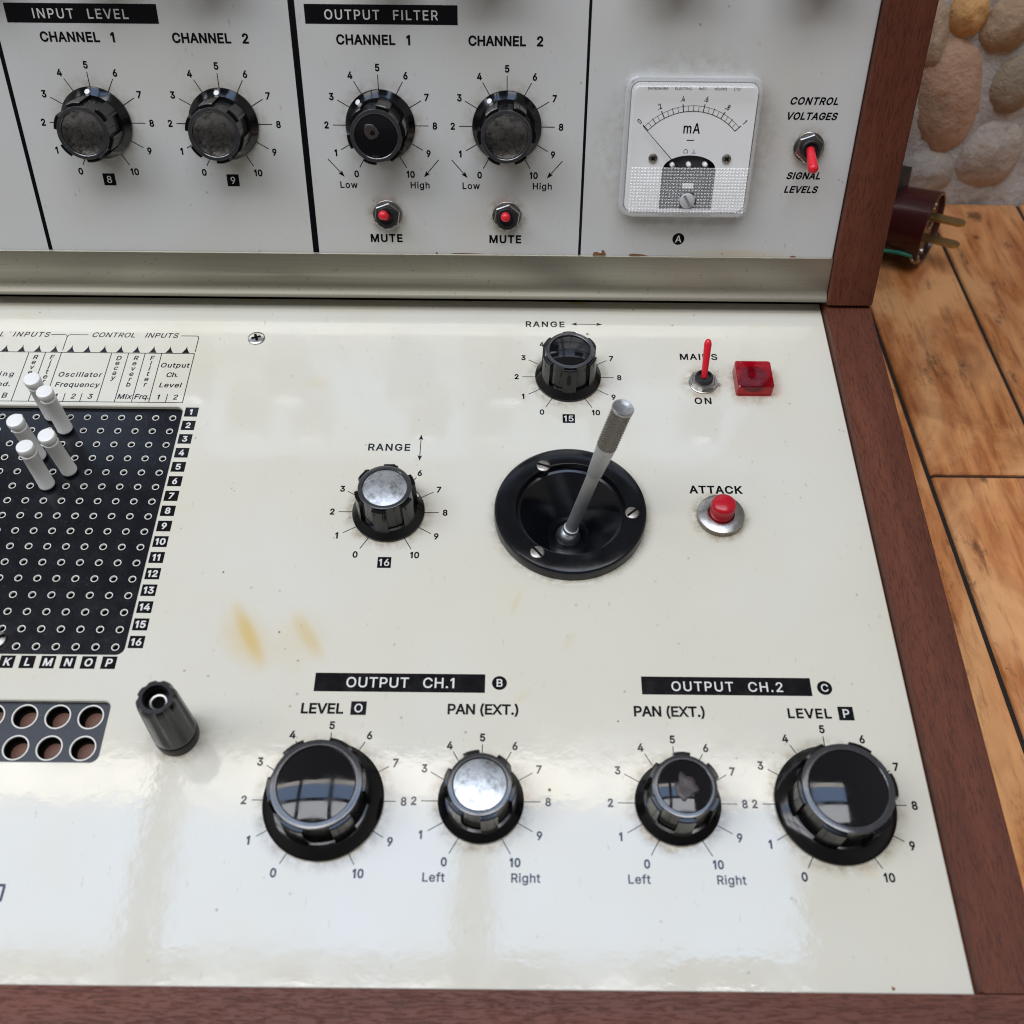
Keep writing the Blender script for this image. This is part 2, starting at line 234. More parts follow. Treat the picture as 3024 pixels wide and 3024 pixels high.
s|365|182,-8 145,-5 112,3 84,18 62,38 45,63 36,94 94,107 105,79 124,60 150,49 181,45 217,50 244,62 262,81 268,103 265,121 254,136 237,147 212,155 149,170 104,186 72,208 53,237 47,274 51,305 65,332 87,354 115,370 149,381 187,384 223,381 254,372 279,358 299,339 314,316 324,290 268,277 258,298 243,316 219,328 187,333 156,329 131,317 114,299 109,277 112,258 124,243 144,232 172,223 229,209 275,194 306,171 325,142 331,107 326,75 312,47 290,24 260,6 223,-5
z|380|42,0 42,46 254,320 254,323 48,323 48,379 333,379 333,331 126,60 126,56 339,56 339,0
.|188|95,-4 78,-1 63,9 53,24 50,41 53,59 63,73 78,83 95,87 113,83 128,73 138,59 141,41 138,24 128,9 113,-1
,|188|38,-119 68,71 137,71 84,-119
(|273|89,207 92,264 101,324 132,441 153,494 177,539 236,539 191,428 161,313 154,258 151,207 154,161 160,115 172,67 188,16 236,-96 177,-96 150,-46 128,4 111,55 99,106 92,156
)|273|37,-96 86,18 102,69 113,116 120,162 122,207 119,258 112,313 82,428 37,539 97,539 121,494 142,441 154,403 164,364 173,323 181,264 184,207 182,156 174,104 161,53 144,3 123,-47 97,-96
''')
_cache = {}
def glyph(ch, bold):
    k = (ch, bold)
    if k not in _cache:
        adv, cs = GLYPHS[ch]
        _cache[k] = fill2d([offset_poly(c, bold) for c in cs] if bold else cs)
    return _cache[k]
def text(mb, s, x0, y0, h, x1=None, align='l', z=0.06, bold=8, shear=0.0, rot=0.0, gap=0.0, word=None, mi=0, squeeze=1.0):
    """s on the baseline y0, capitals h tall; with x1 the letters are spaced out to end there"""
    k = h / 509.0; sp = (word if word is not None else 150*k*squeeze)
    wd = sum(sp if c == ' ' else GLYPHS[c][0]*k*squeeze for c in s)
    ns = max(1, len(s) - 1); sx = squeeze
    if x1 is not None:
        gap = (x1 - x0 - wd) / ns
        if gap < -0.06*h:
            q = (x1 - x0) / (wd - 0.06*h*ns); gap = -0.06*h*q; sx *= q; sp *= q
    total = sum(sp if c == ' ' else GLYPHS[c][0]*k*sx for c in s) + gap*ns
    x = {'l': 0, 'c': -total/2, 'r': -total}[align]
    ca, sa = math.cos(rot), math.sin(rot)
    for c in s:
        if c == ' ': x += sp + gap; continue
        v, f = glyph(c, bold)
        pts = []
        for px, py in v:
            X = x + px*k*sx + shear*py*k; Y = py*k
            pts.append((x0 + X*ca - Y*sa, y0 + X*sa + Y*ca, z))
        mb.add(pts, f, mi)
        x += GLYPHS[c][0]*k*sx + gap
def line(mb, x0, y0, x1, y1, wd, z=0.06, mi=0):
    d = Vector((x1-x0, y1-y0)).normalized(); nx, ny = -d.y*wd/2, d.x*wd/2
    mb.add([(x0-nx, y0-ny, z), (x1-nx, y1-ny, z), (x1+nx, y1+ny, z), (x0+nx, y0+ny, z)], [(0,1,2,3)], mi)
def quad(mb, x0, x1, y0, y1, z=0.04, mi=0): mb.add([(x0,y0,z),(x1,y0,z),(x1,y1,z),(x0,y1,z)], [(0,1,2,3)], mi)
def disc(mb, cx, cy, r, z, n=32, mi=0): mb.add([(x, y, z) for x, y in circ(cx, cy, r, n)], [list(range(n))], mi)

# ------------------------------------------------------------------ materials
class NT:
    def __init__(self, name):
        self.m = bpy.data.materials.new(name); self.m.use_nodes = True; self.t = self.m.node_tree
        self.p = self.t.nodes['Principled BSDF']; self.co = self.t.nodes.new('ShaderNodeTexCoord').outputs['Object']
        self.out = self.t.nodes['Material Output']
    def n(self, k): return self.t.nodes.new(k)
    def set(self, sock, v):
        if isinstance(v, bpy.types.NodeSocket): self.t.links.new(v, sock)
        elif hasattr(sock.default_value, '__len__') and len(sock.default_value) == 4 and len(v) == 3: sock.default_value = (*v, 1)
        else: sock.default_value = v
    def math(self, op, a, b=None, c=None):
        x = self.n('ShaderNodeMath'); x.operation = op; self.set(x.inputs[0], a)
        if b is not None: self.set(x.inputs[1], b)
        if c is not None: self.set(x.inputs[2], c)
        return x.outputs[0]
    def vec(self, scale, co=None, loc=(0,0,0), rot=(0,0,0)):
        x = self.n('ShaderNodeMapping'); self.set(x.inputs[0], co or self.co); x.inputs[1].default_value = loc; x.inputs[2].default_value = rot
        x.inputs[3].default_value = scale; return x.outputs[0]
    def noise(self, scale, detail=3.0, rough=0.5, co=None, dist=0.0):
        x = self.n('ShaderNodeTexNoise'); self.set(x.inputs['Vector'], co or self.co); x.inputs['Scale'].default_value = scale
        x.inputs['Detail'].default_value = detail; x.inputs['Roughness'].default_value = rough; x.inputs['Distortion'].default_value = dist
        return x.outputs['Fac']
    def voro(self, scale, co=None, feature='F1', out='Distance'):
        x = self.n('ShaderNodeTexVoronoi'); x.feature = feature; self.set(x.inputs['Vector'], co or self.co); x.inputs['Scale'].default_value = scale
        return x.outputs[out]
    def rng(self, v, a, b, c=0.0, d=1.0, smooth=False):
        x = self.n('ShaderNodeMapRange'); x.clamp = True
        if smooth: x.interpolation_type = 'SMOOTHSTEP'
        self.set(x.inputs[0], v)
        for i, q in enumerate((a, b, c, d)): x.inputs[i+1].default_value = q
        return x.outputs[0]
    def mix(self, f, a, b, mode='MIX'):
        x = self.n('ShaderNodeMix'); x.data_type = 'RGBA'; x.blend_type = mode
        self.set(x.inputs[0], f); self.set(x.inputs[6], a); self.set(x.inputs[7], b); return x.outputs[2]
    def dist(self, x, y, z=0.0, squash=(1,1,1)):
        q = self.n('ShaderNodeVectorMath'); q.operation = 'DISTANCE'; self.set(q.inputs[0], self.co); q.inputs[1].default_value = (x*S, y*S, z*S)
        return q.outputs['Value']
    def bump(self, h, strength, distance):
        x = self.n('ShaderNodeBump'); self.set(x.inputs['Height'], h); x.inputs['Strength'].default_value = strength; x.inputs['Distance'].default_value = distance
        self.t.links.new(x.outputs[0], self.p.inputs['Normal']); return x.outputs[0]
    def base(self, col=None, rough=None, metal=None, **kw):
        if col is not None: self.set(self.p.inputs['Base Color'], col)
        if rough is not None: self.set(self.p.inputs['Roughness'], rough)
        if metal is not None: self.set(self.p.inputs['Metallic'], metal)
        for k, v in kw.items(): self.set(self.p.inputs[k], v)
        return self.m

def panel_paint(name, col, rings, stains, yellow=0.5):
    """cream enamel: faint clouding, grime caught round the fittings, specks, yellowed spills, orange peel"""
    t = NT(name)
    c = t.mix(t.rng(t.noise(22, 4), 0.35, 0.7), col, tuple(a*b for a, b in zip(col, (0.975, 0.955, 0.90))))
    soft = t.rng(t.noise(9, 3), 0.45, 0.75, 0, yellow); c = t.mix(soft, c, tuple(a*b for a, b in zip(col, (1.0, 0.97, 0.88))))
    mask = None
    for x, y, r0, r1, amt in rings:
        q = t.rng(t.dist(x, y), r0*S, r1*S, amt, 0.0, True)
        mask = q if mask is None else t.math('MAXIMUM', mask, q)
    if mask:
        g = t.math('MULTIPLY', mask, t.rng(t.noise(260, 6, 0.7), 0.36, 0.66))
        c = t.mix(g, c, (0.30, 0.235, 0.155))
    for x0, y0, x1, y1, wd, amt in stains:
        ln = math.hypot(x1-x0, y1-y0); a = math.atan2(y1-y0, x1-x0)
        v = t.n('ShaderNodeVectorMath'); v.operation = 'SUBTRACT'; t.set(v.inputs[0], t.co); v.inputs[1].default_value = ((x0+x1)/2*S, (y0+y1)/2*S, 0)
        rt = t.n('ShaderNodeVectorRotate'); rt.rotation_type = 'Z_AXIS'; t.set(rt.inputs['Vector'], v.outputs[0]); rt.inputs['Angle'].default_value = -a
        q = t.vec((2/(ln*S), 2/(wd*S), 1), rt.outputs[0])
        s_ = t.n('ShaderNodeVectorMath'); s_.operation = 'LENGTH'; t.set(s_.inputs[0], q)
        d = t.math('ADD', s_.outputs['Value'], t.rng(t.noise(110, 4), 0.2, 0.8, -0.12, 0.12))
        c = t.mix(t.rng(d, 0.15, 1.15, amt, 0.0, True), c, (0.62, 0.44, 0.13))
    sm = t.math('MULTIPLY', t.rng(t.voro(160), 0.0, 0.10, 1.0, 0.0), t.rng(t.noise(45, 2), 0.50, 0.62))
    c = t.mix(t.math('MULTIPLY', sm, 0.75), c, (0.10, 0.075, 0.05))
    hair = t.math('MULTIPLY', t.rng(t.noise(420, 5, 0.7, co=t.vec((1, 0.35, 1), rot=(0, 0, 0.6))), 0.645, 0.73), 0.42)
    c = t.mix(hair, c, (0.20, 0.16, 0.11))
    smear = t.noise(34, 6, 0.65)
    r = t.rng(smear, 0.35, 0.72, 0.03, 0.15)
    peel = t.math('ADD', t.math('MULTIPLY', t.noise(230, 4, 0.6), 0.42), t.math('ADD', t.math('MULTIPLY', t.noise(60, 2), 1.2), t.math('MULTIPLY', t.noise(115, 3, 0.6), 0.55)))
    t.bump(peel, 0.6, 0.00006)
    return t.base(c, r, 0.0, IOR=1.58)

def wood(name, axis, light, dark, pore, rough=0.42):
    """straight-grained dark hardwood with short open pores running along axis"""
    t = NT(name); s = [1, 1, 1]; i = 'xyz'.index(axis)
    lo = list(s); lo[i] = 0.09; band = t.noise(95, 5, 0.6, co=t.vec(tuple(lo)), dist=0.4)
    fig = t.noise(28, 3, 0.5, co=t.vec(tuple(1 if k != i else 0.3 for k in range(3))))
    c = t.mix(t.rng(band, 0.3, 0.72), dark, light)
    c = t.mix(t.rng(fig, 0.4, 0.7, 0, 0.55), c, tuple(0.55*a + 0.45*b for a, b in zip(dark, light)))
    po = list(s); po[i] = 0.10; p1 = t.noise(2000, 3, 0.55, co=t.vec(tuple(po)), dist=0.8)
    pm = t.rng(p1, 0.52, 0.62); c = t.mix(t.math('MULTIPLY', pm, 0.48), c, pore)
    t.bump(t.math('SUBTRACT', t.math('MULTIPLY', band, 0.4), pm), 0.6, 0.00012)
    return t.base(c, t.rng(band, 0.3, 0.7, rough, rough + 0.12), 0.0, **{'Specular IOR Level': 0.24})

def plastic(name, col, rough=0.2, spec=0.5, dust=0.0):
    t = NT(name); c = col
    if dust: c = t.mix(t.math('MULTIPLY', t.rng(t.noise(900, 5, 0.75), 0.60, 0.74), dust), col, (0.35, 0.34, 0.32))
    return t.base(c, t.rng(t.noise(160, 4, 0.6), 0.35, 0.7, rough, rough + 0.10), 0.0, **{'Specular IOR Level': spec})

def metal(name, col, rough, worn=0.0, wear=(0.08, 0.07, 0.06), scale=420, bump=0.0):
    t = NT(name); c = col
    if worn: c = t.mix(t.math('MULTIPLY', t.rng(t.noise(scale, 6, 0.7), 0.48, 0.66), worn), col, wear)
    if bump: t.bump(t.noise(600, 4), bump, 0.0001)
    return t.base(c, t.rng(t.noise(300, 5, 0.6), 0.3, 0.7, rough, rough + 0.15), 1.0)

def clear(name, tint=(1, 1, 1), haze=0.0, rough=0.04, ior=1.49):
    """clear or tinted moulding: light passes straight through, the surface mirrors by Fresnel"""
    t = NT(name); tr = t.n('ShaderNodeBsdfTransparent'); gl = t.n('ShaderNodeBsdfGlossy'); fr = t.n('ShaderNodeFresnel'); mx = t.n('ShaderNodeMixShader')
    tr.inputs[0].default_value = (*tint, 1); gl.inputs['Roughness'].default_value = rough; fr.inputs[0].default_value = ior
    ge = t.n('ShaderNodeNewGeometry'); fac = t.math('MULTIPLY', fr.outputs[0], t.math('SUBTRACT', 1.0, ge.outputs['Backfacing']))
    t.t.links.new(fac, mx.inputs[0]); t.t.links.new(tr.outputs[0], mx.inputs[1]); t.t.links.new(gl.outputs[0], mx.inputs[2])
    o = mx.outputs[0]
    if haze:
        t.base((0.85, 0.86, 0.86) if tint == (1, 1, 1) else tint, 0.25); m2 = t.n('ShaderNodeMixShader'); m2.inputs[0].default_value = haze
        t.t.links.new(o, m2.inputs[1]); t.t.links.new(t.p.outputs[0], m2.inputs[2]); o = m2.outputs[0]
    t.t.links.new(o, t.out.inputs[0]); return t.m

CREAM = (0.665, 0.65, 0.575); CREAM_COOL_LIT = (0.62, 0.625, 0.62)  # one cream paint; the upper panel's dimmer, bluer light is in its tone
LOWER_KNOBS = [(-34.73, 7.25, 12.6), (29.23, 70.69, 12.6), (0.05, -94.85, 12.6), (57.68, -94.88, 12.6), (-46.0, -95.1, 17.7), (103.7, -94.8, 17.7)]
UPPER_KNOBS = [(-143.9, 64.18), (-97.77, 64.18), (-40.87, 64.18), (5.05, 64.18)]
BACK_KNOBS = [(-176, 124), (-131, 124), (-97.5, 124), (-36.3, 124), (-3.6, 124), (59, 124), (106.7, 124)]
M_deckpaint = panel_paint('cream_enamel', CREAM,
    [(x, y, r + 0.2, r + 4.5, 0.75) for x, y, r in LOWER_KNOBS] + [(28.5, 6.5, 26, 30, 0.7), (80.7, 68.2, 5, 10, 0.9), (99.5, 68.6, 8.5, 13, 0.6), (80.7, 6.5, 8, 12, 0.9), (-92.5, -76, 5.5, 11, 0.75)],
    [(-83.5, -27.5, -69.0, -54.5, 6.5, 0.66), (-84, -30, -70, -55, 17, 0.40), (-63.5, -31.5, -50.5, -51.5, 7.0, 0.42), (-70, -34, -52, -51, 26, 0.18), (-72, 68, -60, 66, 9, 0.14), (40, 111, 28, 111.4, 4, 0.9), (-92, 111, -103, 111.2, 3, 0.5), (12, -22, 8, -34, 3, 0.22), (30, -38, 24, -47, 3, 0.16), (15, -59, 9, -65, 3.5, 0.16), (108, -112, 113, -116, 5, 0.15)])
M_uppaint = panel_paint('cream_enamel_cool_lit', CREAM_COOL_LIT, [(x, y, 12.8, 18, 0.45) for x, y in UPPER_KNOBS] + [(71.4, 58, 29, 38, 0.3), (115.8, 57.9, 5, 9, 0.7), (-40.5, 31.4, 5, 9.5, 0.9), (5.2, 31.3, 5, 9.5, 0.9)], [(-20, 28, 10, 24, 30, 0.10), (70, 17.5, 120, 17, 4, 0.35)], 0.25)
M_print = plastic('black_print', (0.004, 0.004, 0.006), 0.07, 0.5, 0.06)
M_white_print = plastic('white_print', (0.66, 0.66, 0.62), 0.35)
M_black = plastic('black_bakelite', (0.004, 0.004, 0.0045), 0.09, 0.45, 0.03)
M_black_soft = plastic('black_nylon', (0.006, 0.0065, 0.008), 0.22, 0.35, 0.05)
M_ring = plastic('scuffed_bakelite_rim', (0.034, 0.034, 0.038), 0.12, 1.0, 0.25)
M_rubber = plastic('black_rubber', (0.012, 0.012, 0.013), 0.45)
M_matrix = plastic('black_laminate', (0.005, 0.006, 0.009), 0.16, 0.4, 0.15)
M_jack = plastic('slate_laminate', (0.022, 0.025, 0.034), 0.34, 0.5, 0.3)
M_lens = plastic('dark_clear_lens', (0.006, 0.006, 0.008), 0.03, 0.5)
M_glue = plastic('old_glue', (0.040, 0.030, 0.027), 0.40, 0.5, 0.45)
M_alu = metal('worn_aluminium', (0.50, 0.52, 0.53), 0.32, 0.9, (0.20, 0.20, 0.195), 360, 0.4)
M_dull = metal('tarnished_disc', (0.52, 0.52, 0.53), 0.13, 0.95, (0.07, 0.075, 0.075), 250, 0.5)
M_stick = metal('turned_aluminium', (0.60, 0.605, 0.61), 0.52, 0.25, (0.25, 0.25, 0.25), 300)
M_knurl = metal('knurled_steel', (0.40, 0.38, 0.35), 0.30)
M_nickel = metal('nickel', (0.46, 0.45, 0.43), 0.22, 0.45, (0.22, 0.18, 0.13), 500, 0.15)
M_steel = metal('dull_steel', (0.38, 0.36, 0.33), 0.30, 0.6, (0.13, 0.10, 0.07), 700, 0.3)
M_white = plastic('white_nylon', (0.80, 0.80, 0.775), 0.30)
M_eyelet = plastic('white_eyelet', (0.74, 0.73, 0.68), 0.4)
M_hole = plastic('dark_cavity', (0.004, 0.004, 0.004), 0.9, 0.1)
M_brown = plastic('brown_paxolin', (0.135, 0.052, 0.024), 0.4)
M_red = plastic('red_plastic', (0.46, 0.006, 0.018), 0.22)
M_redlever = plastic('bright_red_sleeve', (0.72, 0.014, 0.030), 0.30)
M_redlamp = clear('red_clear_plastic', (0.70, 0.014, 0.085), 0.06, 0.04)
M_redinner = plastic('red_reflector', (0.48, 0.010, 0.045), 0.3)
M_reddark = plastic('bulb_holder', (0.22, 0.006, 0.018), 0.3)
M_clear = clear('clear_acrylic')
M_clear_edge = clear('whitened_acrylic_edge', (1, 1, 1), 0.20, 0.05)  # white mixed in imitates light caught in the clear edge
M_clear_rim = clear('whitened_acrylic_flange', (1, 1, 1), 0.42, 0.04)  # more white mixed in for the clear flange's bright highlights
M_clear_pat = clear('patterned_acrylic', (0.95, 0.95, 0.95), 0.20, 0.05)
M_knob_clear = clear('frosted_acrylic', (1, 1, 1), 0.55, 0.08)
M_slot = plastic('slot_shade', (0.22, 0.22, 0.22), 0.5)
M_face = plastic('white_dial_card', (0.86, 0.86, 0.85), 0.45)
M_magnet = plastic('dark_magnet', (0.05, 0.05, 0.055), 0.35)
M_rust = plastic('rusty_chip', (0.22, 0.10, 0.035), 0.7)
M_mahog_y = wood('mahogany_along', 'y', (0.160, 0.050, 0.027), (0.078, 0.023, 0.013), (0.032, 0.010, 0.007))
M_mahog_x = wood('mahogany_across', 'x', (0.165, 0.057, 0.038), (0.088, 0.030, 0.021), (0.026, 0.010, 0.009))
M_bakelite = plastic('maroon_bakelite', (0.050, 0.010, 0.010), 0.18)
M_brass = metal('old_brass', (0.52, 0.42, 0.20), 0.32, 0.5, (0.20, 0.15, 0.07), 300)
M_green = plastic('green_wire', (0.02, 0.22, 0.15), 0.4)
def strip_mat():
    t = NT('brushed_trim'); b = t.noise(1, 4, 0.6, co=t.vec((22, 1500, 600)))
    c = t.mix(t.rng(b, 0.3, 0.7), (0.66, 0.625, 0.51), (0.74, 0.705, 0.585))
    c = t.mix(t.math('MULTIPLY', t.rng(t.noise(500, 5, 0.7), 0.62, 0.7), 0.5), c, (0.16, 0.11, 0.05))
    t.bump(b, 0.10, 0.00003)
    return t.base(c, 0.38, 1.0, Anisotropic=0.5)
M_strip = strip_mat()

# ------------------------------------------------------------------ the synthesizer: one thing, everything fixed to it is a part
synth = bpy.data.objects.new('synthesizer', None); C.objects.link(synth); synth.matrix_world = M_DECK
synth['label'] = 'vintage synthesizer with cream control panels in a dark mahogany case, standing on the plank table'
synth['category'] = 'synthesizer'
def up(u, v, w=0.0, rot=0.0): return M_UP @ Matrix.Translation((u*S, v*S, w*S)) @ Matrix.Rotation(rot, 4, 'Z')
def dk(x, y, z=0.0, rot=0.0): return Matrix.Translation((x*S, y*S, z*S)) @ Matrix.Rotation(rot, 4, 'Z')
XL, XR = -292.0, 132.4

# deck and upper panel
b = MB(); plate(b, [(XL, -145.6), (XR, -145.6), (XR, 111.7), (XL, 111.7)],
    [rrect(-222, -115.2, -48.5, 54.2, 2.6), rrect(-205, -115.1, -84.1, -64.4, 2.4), circ(28.4, 6.8, 21), circ(80.5, 68.2, 2.6), circ(80.7, 6.5, 4.6)], -1.6, 0.0, 0.35)
deck = b.build('deck_panel', M_deckpaint, synth)
b = MB(); plate(b, [(XL, 0.5), (XR, 0.5), (XR, 212), (XL, 212)], [], -1.6, 0.0, 0.3)
face = b.build('upright_panel', M_uppaint, synth, M_UP)

# case
def prism(poly, x0, x1, name, m, parent, mat=None, ch=0.5):
    """poly in (y,z), swept from x0 to x1 with a small chamfer along the edges"""
    mb = MB(); area = sum(poly[i-1][0]*poly[i][1] - poly[i][0]*poly[i-1][1] for i in range(len(poly)))
    p = poly if area > 0 else poly[::-1]; ins = offset_poly(p, ch)
    rings = [[(x0, *q) for q in ins], [(x0+ch, *q) for q in p], [(x1-ch, *q) for q in p], [(x1, *q) for q in ins]]
    mb.loft(rings, 0, False, False)
    for x, fl in ((x0, True), (x1, False)):
        v, f = fill2d([ins]); mb.add([(x, *q) for q in v], [t[::-1] if fl else t for t in f])
    return mb.build(name, m, parent, mat)
def tz(y): return (-73.25 - 0.119*y)                      # the table top under the case, in the deck's frame
for x0, x1 in ((132.7, 150.7), (-311, -293)):
    prism([(-145.9, 4.4), (107.3, 4.4), (113.5, -2), (113.5, -58), (-145.9, -58 + 0.119*259.4*0)], x0, x1, 'side_board', M_mahog_y, synth)
    inv = M_UP.inverted()
    def tu(y, z): q = inv @ Vector((0, y*S, z*S)); return (q.y/S, q.z/S)
    prism([(-2.2, 3.4), (214, 3.4), tu(268, 205), tu(268, tz(268) + 6), tu(114, tz(114) + 6), tu(114, -3)], x0, x1, 'upright_side_board', M_mahog_y, synth, M_UP)
prism([(-166, 4.4), (-146.2, 4.4), (-146.2, tz(-146) + 3), (-166, tz(-166) + 3)], -311, 150.7, 'front_rail', M_mahog_x, synth)
b = MB(); b.box(-292.9, 132.6, 262, 266, -95, 200); b.build('back_board', M_mahog_x, synth)
b = MB(); b.box(-292.9, 132.6, -146, 260, -56, -53); b.build('base_board', M_black_soft, synth)
b = MB(); b.box(-292.9, 132.6, 0, 80, -1.5, 0); b.build('lid_board', M_mahog_x, synth, up(0, 212.5, -3) @ Matrix.Rotation(math.radians(-68.5), 4, 'X') @ Matrix.Rotation(0, 4, 'X'))
# metal trim along the foot of the upright panel, slightly hollow, its lower edge turned forward
prof = [(16.2, 0.3), (16.0, 1.0), (13, 1.05), (9, 1.05), (5, 1.02), (3.2, 1.1), (2.2, 1.3), (1.2, 1.75), (0.2, 2.25), (-0.9, 2.85), (-1.2, 2.9), (-1.3, 2.6), (-0.9, 0.8)]
b = MB(); b.loft([[(x, v, w_) for v, w_ in prof] for x in (XL, XR)], 0, closed=False)
b.f = [f[::-1] for f in b.f]; b.build('trim_strip', M_strip, synth, M_UP, 50)
b = MB(); b.box(XL, XR, 106.5, 126, -14, -1.7); b.build('gap_shade_block', M_hole, synth)  # near-black block standing in for the shade in the gap below the trim
for u, wd, h in ((41, 4.6, 1.3), (43, 2, 2.2), (56.5, 7.5, 0.8), (-22, 0.8, 0.8), (117, 2.5, 0.6), (-9.5, 14, 0.35)):
    b = MB(); b.add([(u-wd/2, 16.2, 0.05), (u+wd/2, 16.2, 0.05), (u+wd*0.25, 16.2+h*0.6, 0.05), (u-wd*0.15, 16.2+h, 0.05), (u-wd*0.42, 16.2+h*0.9, 0.05)], [(0,1,2,3,4)])
    b.build('paint_chip', M_rust, face)

for x, y, r in ((-88.3, -17.7, 0.42), (20.2, -91.2, 0.55), (111, -144.3, 0.6), (41.5, -69.5, 0.35), (-66.5, -40, 0.4), (37.5, 93.5, 0.6)):
    b = MB(); b.add([(x + r*q*math.cos(a), y + r*q*math.sin(a), 0.05) for a, q in ((0, 1), (1, 0.7), (2.1, 1.1), (3.2, 0.8), (4.2, 1), (5.3, 0.75))], [(0, 1, 2, 3, 4, 5)])
    b.build('paint_chip', M_rust, deck)

# ------------------------------------------------------------------ printing on the panels
PR = [M_print, M_white_print]
def lettering(parent, *rows, name='lettering'):
    if len(rows) > 1 and len(rows[0][0][0]) > 1 or (name == 'figures' and len(rows) > 1):
        for r in rows: lettering(parent, r)
        return
    mb = MB()
    for r in rows: text(mb, *r[0], **r[1])
    mb.build('lettering', PR, parent, None, smooth=False)
def T(*a, **k): return (a, k)
def section_label(parent, x0, x1, y0, y1, s, tx0, tx1, ty, th):
    mb = MB(); quad(mb, x0, x1, y0, y1, 0.05); text(mb, s, tx0, ty, th, tx1, z=0.10, bold=9, word=th*1.15, mi=1)
    mb.build('section_label', PR, parent, smooth=False)
def badge(parent, cx, cy, wd, h, s, th, rnd=False, shear=0.0, bold=12):
    mb = MB()
    if rnd: disc(mb, cx, cy, wd/2, 0.05)
    else: quad(mb, cx-wd/2, cx+wd/2, cy-h/2, cy+h/2, 0.05)
    text(mb, s, cx, cy-th/2, th, align='c', z=0.10, bold=bold, shear=shear, mi=1)
    mb.build('badge', PR, parent, smooth=False)
def dial(parent, cx, cy, r0, r1, rn, h, hide=()):
    mb = MB()
    for k in range(11):
        a = math.radians(240 - 30*k); ca, sa = math.cos(a), math.sin(a)
        line(mb, cx + r0*ca, cy + r0*sa, cx + r1*ca, cy + r1*sa, 0.26)
        q = rn + (0.5 if k in (0, 10) else 0)
        text(mb, str(k), cx + q*ca, cy + q*sa - h/2, h, align='c', bold=30, squeeze=0.92)
    mb.build('dial_scale', PR, parent, smooth=False)
def arrow(parent, x0, y0, x1, y1, both=True, wd=0.28, hl=2.4, hw=1.7):
    mb = MB(); d = Vector((x1-x0, y1-y0)).normalized(); n = Vector((-d.y, d.x))
    line(mb, x0 + d.x*(1.5 if both else 0), y0 + d.y*(1.5 if both else 0), x1 - d.x*1.5, y1 - d.y*1.5, wd)
    for (px, py), q in (((x1, y1), d), ((x0, y0), -d))[:2 if both else 1]:
        mb.add([(px, py, 0.08), (px - q.x*hl + n.x*hw/2, py - q.y*hl + n.y*hw/2, 0.08), (px - q.x*hl*0.8, py - q.y*hl*0.8, 0.08), (px - q.x*hl - n.x*hw/2, py - q.y*hl - n.y*hw/2, 0.08)], [(0, 1, 2), (0, 2, 3)])
    mb.build('arrow', PR, parent, smooth=False)
def up_facing(mb): pass

# upright panel
for x, wd in ((-172.6, 1.5), (-69.0, 2.3), (33.5, 1.0)):
    mb = MB(); quad(mb, x-wd/2, x+wd/2, 16.3, 205, 0.05); mb.build('divider_line', PR, face, smooth=False)
section_label(face, -167.7, -115.3, 97.3, 103.5, 'INPUT LEVEL', -158.6, -125.3, 98.8, 3.0)
section_label(face, -64.7, -12.1, 97.8, 104.0, 'OUTPUT FILTER', -58.1, -18.8, 99.3, 3.0)
for x0, x1, s in ((-157.7, -131.2, '1'), (-111.7, -84.8, '2'), (-54.6, -28.3, '1'), (-8.6, 17.8, '2')):
    lettering(face, T('CHANNEL ' + s, x0, 91.4, 3.0, x1, word=3.4, bold=27))
for x, y in UPPER_KNOBS: dial(face, x, y, 12.2, 17.4, 19.7, 2.25)
badge(face, -143.9, 43.75, 4.5, 4.4, '8', 2.5); badge(face, -97.5, 43.85, 4.5, 4.4, '9', 2.5)
for dx in (0, 45.9):
    lettering(face, T('Low', -57.6 + dx, 41.5, 2.3, -50.9 + dx, bold=15)); lettering(face, T('High', -31.2 + dx, 41.6, 2.3, -23.7 + dx, bold=15))
    arrow(face, -61.2 + dx, 52.1, -55.5 + dx, 45.6, False); arrow(face, -20.2 + dx, 52.1, -25.8 + dx, 45.7, False)
    lettering(face, T('MUTE', -47.6 + dx, 20.8, 2.9, -35.0 + dx, bold=27))
badge(face, 71.5, 23.0, 4.6, 0, 'A', 2.6, True)
lettering(face, T('CONTROL', 106.4, 72.9, 2.35, 123.8, bold=28, shear=0.22), T('VOLTAGES', 105.9, 67.7, 2.35, 124.2, bold=28, shear=0.22))
lettering(face, T('SIGNAL', 109.3, 46.4, 2.35, 122.0, bold=28, shear=0.22), T('LEVELS', 109.2, 41.3, 2.35, 121.7, bold=28, shear=0.22))

# deck
for x, y, r in LOWER_KNOBS:
    if r < 15: dial(deck, x, y, 12.2, 17.5, 19.7, 2.3)
    else: dial(deck, x, y, 17.2, 21.1, 23.4, 2.35)
lettering(deck, T('RANGE', 12.8, 97.2, 2.85, 28.6, bold=22)); arrow(deck, 31.1, 98.85, 43.6, 98.85)
lettering(deck, T('RANGE', -44.6, 34.4, 2.95, -28.9, bold=22)); arrow(deck, -25.35, 41.8, -25.35, 29.9)
badge(deck, 29.1, 50.2, 4.6, 4.2, '15', 2.6); badge(deck, -34.7, -13.3, 4.6, 4.3, '16', 2.6)
lettering(deck, T('MAINS', 72.9, 80.4, 2.95, 87.8, bold=22)); lettering(deck, T('ON', 76.7, 58.0, 2.95, 83.4, bold=22))
lettering(deck, T('ATTACK', 71.2, 16.7, 3.1, 89.9, bold=27))
section_label(deck, -53.05, 0.4, -60.5, -54.2, 'OUTPUT CH.1', -43.3, -8.6, -59.0, 3.35)
section_label(deck, 49.45, 102.6, -60.5, -54.4, 'OUTPUT CH.2', 58.6, 94.0, -59.2, 3.15)
